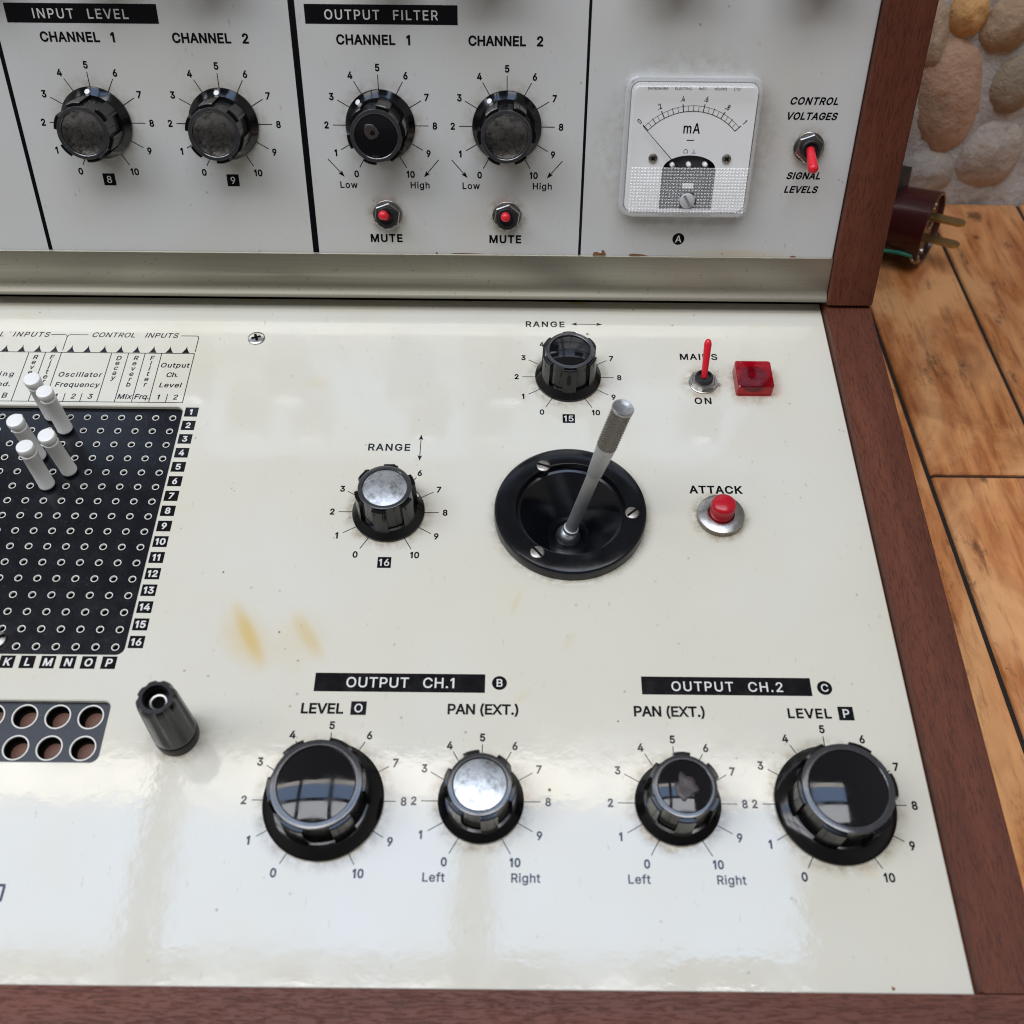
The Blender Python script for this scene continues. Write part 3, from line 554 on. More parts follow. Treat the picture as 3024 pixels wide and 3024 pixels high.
badge(deck, 4.9, -57.1, 4.7, 0, 'B', 2.5, True); badge(deck, 106.8, -57.7, 4.7, 0, 'C', 2.5, True)
lettering(deck, T('LEVEL', -56.4, -67.8, 3.2, -43.1, bold=27)); badge(deck, -38.5, -66.0, 4.8, 4.5, 'O', 2.7)
lettering(deck, T('PAN (EXT.)', -11.2, -67.6, 3.2, 11.3, word=1.1, bold=24)); lettering(deck, T('PAN (EXT.)', 46.3, -67.7, 3.2, 68.8, word=1.1, bold=24))
lettering(deck, T('LEVEL', 93.8, -67.8, 3.0, 107.5, bold=27)); badge(deck, 112.0, -66.2, 4.7, 4.5, 'P', 2.7)
for dx in (0, 57.9):
    lettering(deck, T('Left', -16.1 + dx, -117.8, 2.4, -9.6 + dx, bold=15)); lettering(deck, T('Right', 8.9 + dx, -117.8, 2.4, 17.3 + dx, bold=15))
# caption table above the pin board
mb = MB()
line(mb, -262, 81.05, -115.9, 80.95, 0.30); line(mb, -262, 56.05, -115.9, 56.05, 0.28)
for x in (-225, -206, -193.2, -180.45, -174.0, -167.8, -148.25, -141.65, -135.2, -128.75, -116.0): line(mb, x, 56.05, x, 80.95, 0.28, 0.075)
for x in (-212.5, -199.6, -186.8, -161.1, -154.7, -122.4): line(mb, x, 56.05, x, 60.2, 0.28, 0.075)
line(mb, -174.3, 90.45, -168.9, 90.45, 0.28); line(mb, -166.5, 90.45, -159.6, 90.45, 0.28); line(mb, -123.0, 90.35, -116.9, 90.35, 0.28)
for pts in (((-168.9, 90.45), (-168.1, 90.1), (-167.7, 89.3), (-167.7, 82.0)), ((-166.5, 90.45), (-167.3, 90.1), (-167.7, 89.3)), ((-116.9, 90.35), (-116.2, 90.1), (-115.9, 89.4), (-115.9, 81.9))):
    for q0, q1 in zip(pts, pts[1:]): line(mb, *q0, *q1, 0.28, 0.075)
mb.build('caption_table', PR, deck, smooth=False)
mb = MB()
for k in range(-7, 8):
    x = -164.4 + 6.41*k; n = 6; lf = [(x - 1.5*(1-t)**1.8, 81.25 + 3.75*t, 0.08) for t in [i/n for i in range(n+1)]]; rt = [(x + 1.5*(1-t)**1.8, 81.25 + 3.75*t, 0.08) for t in [i/n for i in range(n)]]
    mb.add(lf + rt[::-1], [list(range(len(lf)+len(rt)))[::-1]])
mb.build('column_pointers', PR, deck, smooth=False)
IT = dict(bold=14, shear=0.10)
lettering(deck, T('SIGNAL INPUTS', -207.3, 89.2, 2.45, -174.9, word=2.5, bold=9, shear=0.2)); lettering(deck, T('CONTROL INPUTS', -158.3, 89.3, 2.45, -124.2, word=3.4, bold=9, shear=0.2))
lettering(deck, T('Oscillator', -166.2, 68.5, 2.25, -149.5, **IT), T('Frequency', -166.2, 63.4, 2.25, -149.2, **IT))
lettering(deck, T('Output', -128.0, 73.7, 2.25, -116.9, **IT), T('Ch.', -124.9, 68.8, 2.25, -120.2, **IT), T('Level', -126.6, 63.6, 2.25, -118.0, **IT))
lettering(deck, T('Ring', -191.4, 68.5, 2.25, -183.1, **IT), T('Mod.', -191.2, 63.4, 2.25, -183.0, **IT), T('A', -190, 57.7, 2.4, align='c', **IT), T('B', -183.8, 57.7, 2.4, align='c', **IT))
for x, s, y0, st in ((-177.3, 'Reverb', 77.3, 2.55), (-170.9, 'Filter', 77.4, 2.5), (-144.9, 'Decay', 77.2, 2.52), (-138.3, 'Reverb', 77.3, 2.7), (-132.0, 'Filter', 77.4, 2.7)):
    lettering(deck, *[T(c, x, y0 - k*st, 2.15, align='c', **IT) for k, c in enumerate(s)])
lettering(deck, T('Mix', -141.2, 57.7, 2.3, -135.7, **IT)); lettering(deck, T('Frq.', -134.8, 57.7, 2.3, -129.0, **IT))
lettering(deck, *[T(c, x, 57.6, 2.3, align='c', **IT) for c, x in (('1', -164.3), ('2', -157.8), ('3', -151.4), ('1', -125.6), ('2', -119.2))], name='figures')
for k in range(16):
    badge(deck, -111.8, 51.55 - 6.375*k, 4.9, 4.4, str(k + 1), 2.4, bold=26)
for k in range(11): badge(deck, -119.0 - 6.46*k, -51.45, 4.65, 4.35, 'PONMLKJIHGF'[k], 2.5, bold=26, shear=0.08)
mb = MB()
for q in ((-190, -119.95, -132.1, -119.95), (-132.35, -120.2, -132.35, -124), (-190, -134, -132.1, -124)): line(mb, *q, 0.75, 0.06 + 0.01*len(mb.f))
mb.build('printed_frame', PR, deck, smooth=False)

# ------------------------------------------------------------------ knobs
def knob_parts(skirt, ring, rib, h, capr):
    mb = MB()
    mb.lathe([(skirt - 0.3, 0.05), (skirt, 0.35), (skirt, 1.1), (skirt - 0.45, 1.6), (ring + 1.1, 3.4), (ring + 0.2, 3.5)], 96, cap1=False)
    def sect(z, rb, rr):
        out = []
        for k in range(6):
            a0 = math.radians(60*k)
            for d, r in ((-30, rb), (-22, rb), (-14.6, rb), (-13.8, rr), (-7, rr*1.004), (0, rr*1.006), (7, rr*1.004), (13.8, rr), (14.6, rb), (22, rb)):
                a = a0 + math.radians(d); out.append((r*math.cos(a), r*math.sin(a), z))
        return out
    def round_(z, r): return [(r*math.cos(math.atan2(p[1], p[0])), r*math.sin(math.atan2(p[1], p[0])), z) for p in sect(0, 1, 1)]
    zt = h - 0.75
    mb.loft([sect(2.9, ring + 0.3, rib + 0.25), sect(3.4, ring + 0.25, rib + 0.2), sect(zt - 0.25, ring, rib), sect(zt, ring, rib - 0.3), round_(zt + 0.02, ring), round_(h - 0.25, ring - 0.02)])
    mb.loft([round_(h - 0.25, ring - 0.02), round_(h - 0.05, ring - 0.12), round_(h, ring - 0.3), round_(h, capr + 0.42), round_(h - 0.15, capr + 0.2), round_(h - 0.9, capr + 0.15), round_(h - 0.9, 0.3)], 1, cap1=True)
    cap = MB(); cap.lathe([(capr + 0.1, h - 0.85), (capr, h - 0.45)] + [(capr*q, h - 0.45 + DOME*capr/7.5*(1 - q*q)) for q in (0.9, 0.75, 0.6, 0.45, 0.3, 0.15, 0.02)], 64)
    return mb, cap
DOME = 0.75
def make_knob(big, lens):
    skirt, ring, rib, h, capr = (17.7, 13.0, 14.15, 15.0, 10.9) if big else (12.6, 9.15, 10.35, 15.2, 7.45)
    mb, cap = knob_parts(skirt, ring, rib, h, capr)
    k = mb.build('knob', [M_black, M_ring], synth, None, 30)
    cap.build('cap', {0: M_alu, 1: M_lens, 2: M_dull}[lens], k, None, 60)
    dm = MB(); dm.lathe([(0.95, 0.0), (0.95, 0.08), (0.7, 0.16)], 20)
    d = dm.build('pointer_dot', M_white, k)
    return k, d, (skirt, ring, h)
def place_dot(d, sk, ring, ang):
    r = sk - 1.35; z = 1.6 + (3.4-1.6)*((sk - 0.45 - r)/(sk - 0.45 - ring - 1.1)); sl = math.atan((3.4-1.6)/(sk - 0.45 - ring - 1.1))
    d.matrix_local = Matrix.Rotation(ang, 4, 'Z') @ Matrix.Translation((r*S, 0, z*S)) @ Matrix.Rotation(sl, 4, 'Y')
def glue_blob(k, pts, h, name='glue_residue'):
    mb = MB(); n = len(pts); c = Vector((sum(p[0] for p in pts)/n, sum(p[1] for p in pts)/n))
    rings = [[(c.x + (x-c.x)*q, c.y + (y-c.y)*q, h + z) for x, y in pts] for q, z in ((1.0, -0.25), (0.97, 0.08), (0.85, 0.25), (0.6, 0.34), (0.3, 0.2))]
    mb.loft(rings, cap1=True); mb.build(name, M_glue, k, None, 60)
protos = {}
def knob_at(M, big, lens, phase, ptr):
    key = (big, lens)
    if key not in protos:
        k, d, dim = make_knob(big, lens); protos[key] = (k, d, dim); new, nd = k, d
    else:
        k, d, dim = protos[key]; new = k.copy(); C.objects.link(new)
        for ch in k.children:
            if ch.name.startswith('glue'): continue
            cc = ch.copy(); C.objects.link(cc); cc.parent = new
            if ch.name.startswith('pointer'): nd = cc
    new.matrix_local = M @ Matrix.Rotation(math.radians(phase), 4, 'Z')
    place_dot(nd, dim[0], dim[1], math.radians(ptr - phase))
    return new
ks = {}
for nm, (u, v), lens, ph, ptr in (('in1', UPPER_KNOBS[0], 2, 39, 92), ('in2', UPPER_KNOBS[1], 2, 40, 93), ('of1', UPPER_KNOBS[2], 1, 13, 131), ('of2', UPPER_KNOBS[3], 2, 2, 124)):
    ks[nm] = knob_at(up(u, v), False, lens, ph, ptr)
for i, (u, v) in enumerate(BACK_KNOBS): knob_at(up(u, v), False, 2, 17*i, 60 + 30*i)
for nm, (x, y, r), lens, ph, ptr in (('r16', LOWER_KNOBS[0], 0, 22, 31), ('r15', LOWER_KNOBS[1], 1, 30, 95), ('pan1', LOWER_KNOBS[2], 0, 46, 105), ('pan2', LOWER_KNOBS[3], 1, 30, 90), ('lev1', LOWER_KNOBS[4], 1, 6, 95), ('lev2', LOWER_KNOBS[5], 1, 5, 60)):
    ks[nm] = knob_at(dk(x, y), r > 15, lens, ph, ptr)
random.seed(3)
def blob(cx, cy, r, n=22, j=0.25, ax=1.0, rot=0.0):
    out = []
    for i in range(n):
        a = 2*math.pi*i/n; q = r*(1 + j*noise.noise(Vector((math.cos(a)*1.7 + cx, math.sin(a)*1.7 + cy, r))))
        X, Y = q*ax*math.cos(a), q*math.sin(a); out.append((cx + X*math.cos(rot) - Y*math.sin(rot), cy + X*math.sin(rot) + Y*math.cos(rot)))
    return out
def unspin(pts, ph):
    c, s = math.cos(math.radians(-ph)), math.sin(math.radians(-ph)); return [(x*c - y*s, x*s + y*c) for x, y in pts]
glue_blob(ks['pan2'], unspin(blob(-0.2, -0.6, 3.7, 28, 0.55, 0.95, 0.6), 30), 15.2 + 0.1)
glue_blob(ks['of1'], unspin(blob(-1.2, 1.4, 2.3, 20, 0.4, 1.3, -0.9), 13), 15.2 + 0.02)
glue_blob(ks['r15'], unspin(blob(0.2, -0.3, 4.4, 24, 0.28), 30), 15.2 - 0.2)

# ------------------------------------------------------------------ joystick
def slot_screw(r, h, slot_ang, m, parent, M, name='screw', cross=False):
    mb = MB(); dome = 0.35*h
    pr = [(r, -0.4), (r, h*0.4), (r*0.94, h*0.62)] + [(r*q, h*0.62 + dome*(1-q*q)) for q in (0.75, 0.5, 0.25, 0.02)]
    mb.lathe(pr, 32, mi=0); sw = r*0.16; L = r*0.93
    zt = h*0.62 + dome + 0.02
    for a in ([slot_ang, slot_ang + 90] if cross else [slot_ang]):
        ll = L*0.6 if cross else L
        st = len(mb.v); mb.box(-ll, ll, -sw, sw, h*0.2, zt - (0.0 if not cross else 0.01) + (0.012 if a == slot_ang else 0), 1)
        mb.xf(Matrix.Rotation(math.radians(a), 4, 'Z'), st)
    return mb.build(name, [m, M_slot if m is M_knob_clear else M_hole], parent, M)
joy = MB()
joy.lathe([(26.4, 0.05), (26.4, 3.3), (26.15, 4.0), (25.6, 4.4), (25.0, 4.5), (19.5, 4.9), (19.0, 4.8), (18.7, 4.4), (18.5, 2.4), (18.3, 2.0), (17.4, 1.8), (16.6, 0.9), (11, -5.4), (5.2, -12.2), (4.6, -13.2), (0.3, -13.4)], 128)
joystick = joy.build('joystick', plastic('black_moulding', (0.0035, 0.004, 0.006), 0.11, 0.45, 0.04), synth, dk(28.5, 6.7), 20)
for x, y, a in ((19.3, 24.4, -20), (49.6, 4.6, 40), (16.9, -11.7, -50)): slot_screw(2.45, 0.75, a, M_steel, joystick, dk(x - 28.5, y - 6.7, 4.75))
tip = Vector((42.1 - 28.5, 9.6 - 6.7, 55.0)); piv = Vector((0, 0, -12.6)); ax = (tip - piv); LN = ax.length
MS = Matrix.Translation(piv * S) @ ax.to_track_quat('Z', 'Y').to_matrix().to_4x4()
mb = MB(); n = 14
mb.lathe([(4.15*math.sin(math.pi*i/n) + 0.02, -4.15*math.cos(math.pi*i/n)) for i in range(3, n)], 40); mb.build('ball_pivot', M_alu, joystick, MS, 60)
tc_, tk = LN*0.52, LN*0.735
mb = MB(); mb.lathe([(2.7, 3.0), (2.7, 4.6), (2.25, 4.7), (2.22, tc_ - 0.1), (2.45, tc_), (2.55, tc_ + 0.3), (3.25, tk - 0.5), (3.25, tk)], 40); mb.build('lever', M_stick, joystick, MS)
mb = MB(); na, nz = 160, 110; rings = []
for j in range(nz + 1):
    z = tk + (LN - 0.9 - tk)*j/nz; ring = []
    for i in range(na):
        a = 2*math.pi*i/na; p = (a*20/(2*math.pi) + z*0.86) % 1; q = (a*20/(2*math.pi) - z*0.86) % 1
        d = min(min(p, 1-p), min(q, 1-q)); r = 3.45 - 0.42*(1 - min(1, d/0.42)); ring.append((r*math.cos(a), r*math.sin(a), z))
    rings.append(ring)
mb.loft(rings)
mb.build('knurled_grip', M_knurl, joystick, MS, 20)
mb = MB(); mb.lathe([(3.2, LN - 1.0), (3.5, LN - 0.9), (3.5, LN - 0.3), (3.3, LN), (3.05, LN - 0.05), (2.2, LN - 0.5), (1.2, LN - 0.75), (0.1, LN - 0.82)], 40); mb.build('grip_end', M_alu, joystick, MS, 30)

# ------------------------------------------------------------------ pin board with its eyelets
PX, PY, X0, Y0, ZD = 6.393, 6.346, -119.0, 50.19, -2.0
mb = MB(); xa, xb, ya, yb = X0 - PX*15.5, X0 + PX*0.5, Y0 - PY*15.5, Y0 + PY*0.5
for c in range(16):
    for r in range(16):
        cx, cy = X0 - PX*c, Y0 - PY*r; sq, ci_, lo = [], [], []
        for i in range(24):
            a = 2*math.pi*i/24 + math.pi/4; k = 1/max(abs(math.cos(a)), abs(math.sin(a)))
            sq.append((cx + PX/2*k*math.cos(a), cy + PY/2*k*math.sin(a), ZD)); ci_.append((cx + 1.05*math.cos(a), cy + 1.05*math.sin(a), ZD)); lo.append((cx + 1.05*math.cos(a), cy + 1.05*math.sin(a), ZD - 1.9))
        mb.loft([sq, ci_, lo])
for q in ((-228, -110, yb, 60), (-228, -110, -54, ya), (-228, xa, ya, yb), (xb, -110, ya, yb)): quad(mb, *q, ZD)
mb.box(-228, -110, -54, 60, ZD - 2.4, ZD - 1.9)
board = mb.build('pin_board', M_matrix, synth)
def eyelet(mb, n):
    mb.lathe([(1.30, 0.0), (1.29, 0.10), (1.20, 0.16), (1.06, 0.15), (0.97, 0.06), (0.95, -0.62)], n, cap1=False); mb.lathe([(0.95, -0.62), (0.94, -1.7), (0.01, -1.7)], n, mi=1)
ey = MB(); eyelet(ey, 28)
pins_at = {(7, 0), (6, 1), (7, 3), (5, 4), (6, 5)}
first = None; cells = [(c, r) for r in range(16) for c in range(16)]
cells.sort(key=lambda q: (X0 - PX*q[0] < -205 + 3.2*q[1], -q[1], q[0]))
n_e = 0; rest = MB()
for c, r in cells:
    if (c, r) == (6, 15): continue
    if n_e < 100 and (c, r) not in pins_at:
        if first is None: first = ey.build('eyelet', [M_eyelet, M_hole], board); o = first
        else: o = first.copy(); C.objects.link(o)
        o.location = ((X0 - PX*c)*S, (Y0 - PY*r)*S, ZD*S); n_e += 1
    else:
        st = len(rest.v); eyelet(rest, 18)
        rest.xf(Matrix.Translation((X0 - PX*c, Y0 - PY*r, ZD)), st)
o = rest.build('eyelets', [M_eyelet, M_hole], board); o['kind'] = 'stuff'
slot_screw(3.1, 1.6, 30, M_steel, board, dk(X0 - PX*6 - 0.2, Y0 - PY*15 + 2.0, ZD))

# ------------------------------------------------------------------ socket board
cols = [-121.2, -131.4, -141.6, -151.8, -162.0, -172.2]; rws = [-68.95, -79.05]
mb = MB(); plate(mb, rrect(-212, -108, -90, -58, 2), [circ(x, y, 3.75) for x in cols for y in rws], -4.2, -2.2, 0.1); sock = mb.build('socket_board', M_jack, synth)
mb = MB(); mb.box(-212, -108, -90, -58, -7.5, -7.0); mb.build('backing_sheet', M_brown, sock)
so = MB(); so.lathe([(4.05, 0.02), (4.02, 0.22), (3.85, 0.3), (3.6, 0.22), (3.58, -0.3)], 48, cap1=False)
so.lathe([(3.58, -0.3), (3.56, -3.4), (3.1, -3.5), (3.05, -4.2)], 48, mi=1, cap1=False); so.lathe([(3.2, -4.1), (0.01, -4.15)], 40, mi=2)
first = None
for x in cols:
    for y in rws:
        if first is None: first = so.build('socket', [M_eyelet, M_hole, M_brown], sock); o = first
        else: o = first.copy(); C.objects.link(o)
        o.location = (x*S, y*S, -2.2*S)

# ------------------------------------------------------------------ terminal post
mb = MB(); mb.lathe([(5.9, 0.05), (5.95, 3.6), (5.7, 4.2), (4.9, 4.25), (4.9, 5.2)], 64, cap1=False)
def flute(z, r, d): return [((r - d*max(0, math.cos(8*2*math.pi*i/96))**0.7)*math.cos(2*math.pi*i/96), (r - d*max(0, math.cos(8*2*math.pi*i/96))**0.7)*math.sin(2*math.pi*i/96), z) for i in range(96)]
mb.loft([flute(5.1, 5.2, 0), flute(5.3, 5.85, 0), flute(7.5, 5.85, 0), flute(9.0, 5.8, 0.45), flute(25.5, 5.25, 0.7), flute(27.6, 5.05, 0.6), flute(28.5, 4.6, 0.35), flute(28.5, 3.4, 0), flute(27.9, 3.2, 0), flute(23.0, 3.1, 0), flute(23.0, 0.1, 0)])
MT = dk(-92.5, -75.6) @ Matrix.Rotation(math.radians(2.5), 4, 'Y') @ Matrix.Diagonal((1.11, 1.11, 1.0, 1.0))
post = mb.build('terminal_post', M_black_soft, synth, MT, 40)
mb = MB(); mb.lathe([(2.5, 22.5), (2.5, 24.6), (2.2, 25.0), (1.75, 24.9), (1.6, 24.0), (1.6, 22.6)], 32, cap1=False); mb.lathe([(1.6, 23.1), (0.01, 23.1)], 24, mi=1); mb.build('contact', [M_steel, M_hole], post)

# ------------------------------------------------------------------ switches
def hexnut(mb, r, z0, z1, mi=0, rot=0.0):
    hx = lambda q, z: [(q*math.cos(math.radians(60*k) + rot), q*math.sin(math.radians(60*k) + rot), z) for k in range(6)]
    mb.loft([hx(r, z0), hx(r, z1 - 0.35), hx(r*0.93, z1), hx(r*0.62, z1)], mi, cap1=True)
def toggle(M, base, tip, rad, washer=5.6, nut=5.3, tag=False, cr=3.45):
    mb = MB(); mb.lathe([(washer, 0.05), (washer, 0.5), (washer - 0.2, 0.62), (3, 0.62)], 48)
    if tag: mb.box(washer - 0.8, washer + 0.9, -1.6, -0.4, 0.1, 0.6)
    hexnut(mb, nut, 0.6, 2.7, 0, 0.35)
    o = mb.build('toggle_switch', M_nickel, synth, M, 30)
    mb = MB(); mb.lathe([(cr, 2.6), (cr, 3.7), (cr - 0.35, 4.1), (2.6, 4.1), (2.4, 3.3), (0.1, 3.3)], 36); mb.build('collar', M_rubber, o)
    bp, tp = Vector((base[0], base[1], 3.2)), Vector(tip); d = (tp - bp); L_ = d.length; d.normalize()
    r0, r1 = rad; ks_ = [(0, r0), (0.3, r0 + (r1-r0)*0.3), (0.85, r1)]
    pts = [bp + d*(L_*q) for q, _ in ks_]; rr = [q for _, q in ks_]
    for a in (20, 40, 60, 75, 86): pts.append(bp + d*(L_*0.85 + (L_*0.15)*math.sin(math.radians(a)))); rr.append(max(0.08, r1*math.cos(math.radians(a))))
    mb = MB(); mb.tube(pts, rr, 20); mb.build('lever', M_redlever, o, None, 60)
    return o
toggle(up(-40.3, 31.4), (-0.2, 0.3), (-0.7, 3.3, 10.5), (1.5, 1.75), cr=4.15)
toggle(up(5.2, 31.3), (-0.2, 0.3), (-0.5, 3.1, 10.5), (1.5, 1.75), cr=4.15)
toggle(up(115.8, 57.9), (0, 0.0), (-0.3, -5.2, 13.0), (1.5, 1.9))
toggle(dk(80.8, 68.4), (0, 0.2), (0.2, 7.3, 16.5), (1.15, 1.45), 5.5, 4.9, True)

# push button
mb = MB(); kn = []
def kring(z, r, d): return [((r - (d if i % 2 else 0))*math.cos(2*math.pi*i/144), (r - (d if i % 2 else 0))*math.sin(2*math.pi*i/144), z) for i in range(144)]
mb.loft([kring(0.05, 8.2, 0.3), kring(2.2, 8.2, 0.3)], 1)
mb.loft([kring(2.2, 8.2, 0.3), kring(2.5, 8.0, 0), kring(2.9, 7.0, 0), kring(3.3, 5.2, 0), kring(3.2, 4.6, 0), kring(-1, 4.5, 0)])
pb = mb.build('push_button', [M_nickel, M_steel], synth, dk(80.8, 6.4), 28)
mb = MB(); mb.lathe([(4.25, -1), (4.25, 7.6), (4.1, 8.4), (3.6, 9.0), (2.6, 9.35), (1.4, 9.55), (0.05, 9.6)], 48); mb.build('plunger', M_red, pb, None, 60)

# indicator lamp
mb = MB(); R4 = lambda z, i, r=1.0: [(x, y, z) for x, y in rrect(-6.8 + i, 6.8 - i, -6.65 + i, 6.65 - i, r, 3)]
mb.loft([R4(0.05, 0.35), R4(0.35, 0.0), R4(5.1, 0.0), R4(5.5, 0.45)], cap1=True)
lamp = mb.build('indicator_lamp', M_redlamp, synth, dk(99.5, 68.6), 25)
mb = MB(); mb.box(-6.2, 6.2, -6.0, 6.0, 0.1, 0.5); mb.build('reflector', M_redinner, lamp)
mb = MB(); mb.lathe([(4.9, 0.6), (4.9, 4.2), (3.2, 4.4), (3.0, 3.6), (1.7, 3.5), (1.5, 4.5), (0.05, 4.5)], 40); mb.build('bulb_holder', M_reddark, lamp)

# deck screw
b = slot_screw(3.3, 0.9, 20, M_nickel, synth, dk(-93.1, 89.3), 'panel_screw', True)

# ------------------------------------------------------------------ panel meter (upright panel frame, origin at its centre on the panel)
MX, MY = 71.4, 58.0
def rr3(hw, hh, r, z, dy=0.0): return [(x, y + dy, z) for x, y in rrect(-hw, hw, -hh, hh, r, 8)]
mb = MB(); mb.loft([rr3(24.3, 24.9, 4.5, 0.05), rr3(24.4, 25.0, 4.5, 0.5), rr3(24.3, 24.9, 4.5, 3.6), rr3(23.7, 24.3, 4.2, 4.3), rr3(22.7, 23.2, 3.4, 4.4), rr3(22.6, 23.1, 3.4, 0.1)])
meter = mb.build('panel_meter', M_clear_rim, synth, up(MX, MY), 30)
mb = MB(); mb.loft([rr3(23.0, 23.5, 3.4, 4.3), rr3(22.9, 23.4, 3.4, 9.4), rr3(22.5, 23.0, 3.2, 10.2), rr3(21.9, 22.4, 2.8, 10.5)])
mb.build('cover_rim', M_clear_edge, meter, None, 40)
mb = MB(); v, f = fill2d([[(x, y) for x, y, z in rr3(21.9, 22.4, 2.8, 0)]])
mb.loft([rr3(21.9, 22.4, 2.8, 10.5), rr3(21.8, 22.3, 2.8, 9.0)]); top = [(-21.9, -4.9), (21.9, -4.9), (21.9, 19.6), (19.1, 22.4), (-19.1, 22.4), (-21.9, 19.6)]
mb.add([(x, y, 10.5) for x, y in top], [(0, 1, 2, 3, 4, 5)]); mb.build('cover_window', M_clear, meter)
mb = MB(); nx, ny = 36, 15; x0, x1, y0, y1 = -21.4, 21.4, -21.9, -5.0
for i in range(nx):
    for j in range(ny):
        a, c_ = x0 + (x1-x0)*i/nx, x0 + (x1-x0)*(i+1)/nx; d, e_ = y0 + (y1-y0)*j/ny, y0 + (y1-y0)*(j+1)/ny
        if math.hypot((a+c_)/2 - 0.2, (d+e_)/2 + 16.9) < 3.0: continue
        mb.add([(a, d, 10.35), (c_, d, 10.35), (c_, e_, 10.35), (a, e_, 10.35), ((a+c_)/2, (d+e_)/2, 10.82)], [(0, 1, 4), (1, 2, 4), (2, 3, 4), (3, 0, 4)])
mb.build('patterned_cover', M_clear_pat, meter, None, smooth=False)
mb = MB(); n = 10; a_ = [math.radians(148 - 116*i/20) for i in range(21)]
notch = [(9.9*math.cos(q) + 0.6, -12.2 + 9.9*math.sin(q)) for q in [math.radians(40 + 100*i/16) for i in range(17)]]
out = rrect(-22.3, 22.3, -22.8, 22.8, 3, 6)
hole = [(-9.4, -22.0), (9.9, -22.0), (9.9, -6.6), (8.2, -5.9)] + notch[0:] + [(-7.0, -5.9), (-9.2, -6.6)]
hole = [(-9.3, -22.0), (10.4, -22.0), (10.4, -6.8)] + [(0.6 + 9.6*math.cos(math.radians(t)), -7.0 + 4.9*math.sin(math.radians(t))) for t in range(4, 178, 8)] + [(-9.3, -6.8)]
plate(mb, out, [hole], 4.6, 5.0, 0.05); card = mb.build('dial_card', M_face, meter)
mb = MB(); mb.box(-22, 22, -22.6, 22.5, 0.3, 0.9); mb.build('meter_back', M_black_soft, meter)
mb = MB(); mb.box(-9.0, 10.2, -21.8, -7.2, 1.0, 3.6); mb.lathe([(7.5, 1.0), (7.5, 2.6), (6.6, 2.9), (0.1, 2.9)], 40, 0.6, -7.5); mb.build('movement', M_magnet, meter)
for x, y in ((-5.6, -5.7), (6.4, -5.5), (0.4, -5.6)):
    mb = MB(); mb.lathe([(0.95, 2.5), (0.95, 4.6), (0.7, 5.4), (0.1, 5.7)], 16, x, y); mb.build('pivot_post', M_white, meter, None, 60)
mb = MB(); mb.box(-1.1, 2.9, -14.2, -12.6, 3.6, 4.6); mb.build('bridge', M_white, meter)
# scale: arc centre below the card
CX, CY, ZF = 0.1, -6.0 - 2.3, 5.06
P0 = Vector((54.0 - MX, 66.3 - MY)); Pm = Vector((71.4 - MX, 73.0 - MY)); mb = MB()
def arc_c(p, q, r):                                             # centre of the circle through three points
    ax_, ay = p; bx, by = q; cx, cy = r; d = 2*(ax_*(by-cy) + bx*(cy-ay) + cx*(ay-by))
    ux = ((ax_**2+ay**2)*(by-cy) + (bx**2+by**2)*(cy-ay) + (cx**2+cy**2)*(ay-by))/d; uy = ((ax_**2+ay**2)*(cx-bx) + (bx**2+by**2)*(ax_-cx) + (cx**2+cy**2)*(bx-ax_))/d
    return Vector((ux, uy))
ci = arc_c((-15.6, 6.6), (0.05, 13.3), (15.6, 6.6)); ri = math.hypot(-15.6 - ci.x, 6.6 - ci.y); ro = ri + 1.9
aA = math.atan2(6.6 - ci.y, -15.6 - ci.x); aB = math.pi - aA
def pol(r, a): return (ci.x + r*math.cos(a), ci.y + r*math.sin(a))
for k in range(40):
    q0, q1 = aA + (aB-aA)*k/40, aA + (aB-aA)*(k+1)/40
    line(mb, *pol(ri, q0), *pol(ri, q1), 0.22, ZF + 0.002*(k % 2)); line(mb, *pol(ro, q0), *pol(ro, q1), 0.12, ZF + 0.002*(k % 2))
for k in range(21):
    q = aA + (aB-aA)*k/20; big = k % 4 == 0; mid = k % 2 == 0
    line(mb, *pol(ri, q), *pol(ro + (0.85 if big else 0.3 if mid else 0.0), q), 0.30 if big else 0.22 if mid else 0.13, ZF + 0.01)
for k, s in enumerate(('0', '.2', '.4', '.6', '.8', '1')):
    q = aA + (aB-aA)*k/5; x, y = pol(ro + 2.6, q); rt = q - math.pi/2
    text(mb, s, x + 0.9*math.sin(rt), y - 0.9*math.cos(rt), 1.8, align='c', z=ZF, bold=14, rot=rt, squeeze=0.72)
text(mb, 'm', 69.95 - MX, 63.75 - MY, 3.4, align='c', z=ZF, bold=14, squeeze=0.8); text(mb, 'A', 73.2 - MX, 63.75 - MY, 3.4, align='c', z=ZF, bold=14, squeeze=0.8)
line(mb, 70.0 - MX, 61.3 - MY, 72.7 - MX, 61.3 - MY, 0.28, ZF)
for q0, q1 in (((-2.0, -1.2), (-0.6, -1.2)), ((-2.0, -1.2), (-1.95, -0.4)), ((-0.6, -1.2), (-0.65, -0.4)), ((-1.95, -0.4), (-1.6, 0.05)), ((-0.65, -0.4), (-1.0, 0.05)), ((-1.6, 0.05), (-1.0, 0.05)), ((0.9, -1.2), (2.4, -1.2)), ((1.65, -1.2), (1.65, 0.2))):
    line(mb, *q0, *q1, 0.16, ZF + 0.003*(len(mb.f) % 3))
text(mb, 'SHINOHARA ELECTRIC INST. WORKS LTD', 54.5 - MX, 78.45 - MY, 0.85, 87.2 - MX, z=ZF, bold=2, word=2.2)
mb.build('meter_scale', PR, card, smooth=False)
for x in (58.4 - MX, 85.2 - MX): slot_screw(1.65, 1.0, 45, M_steel, card, Matrix.Translation((x*S, (54.9 - MY)*S, 5.0*S)), 'screw', True)
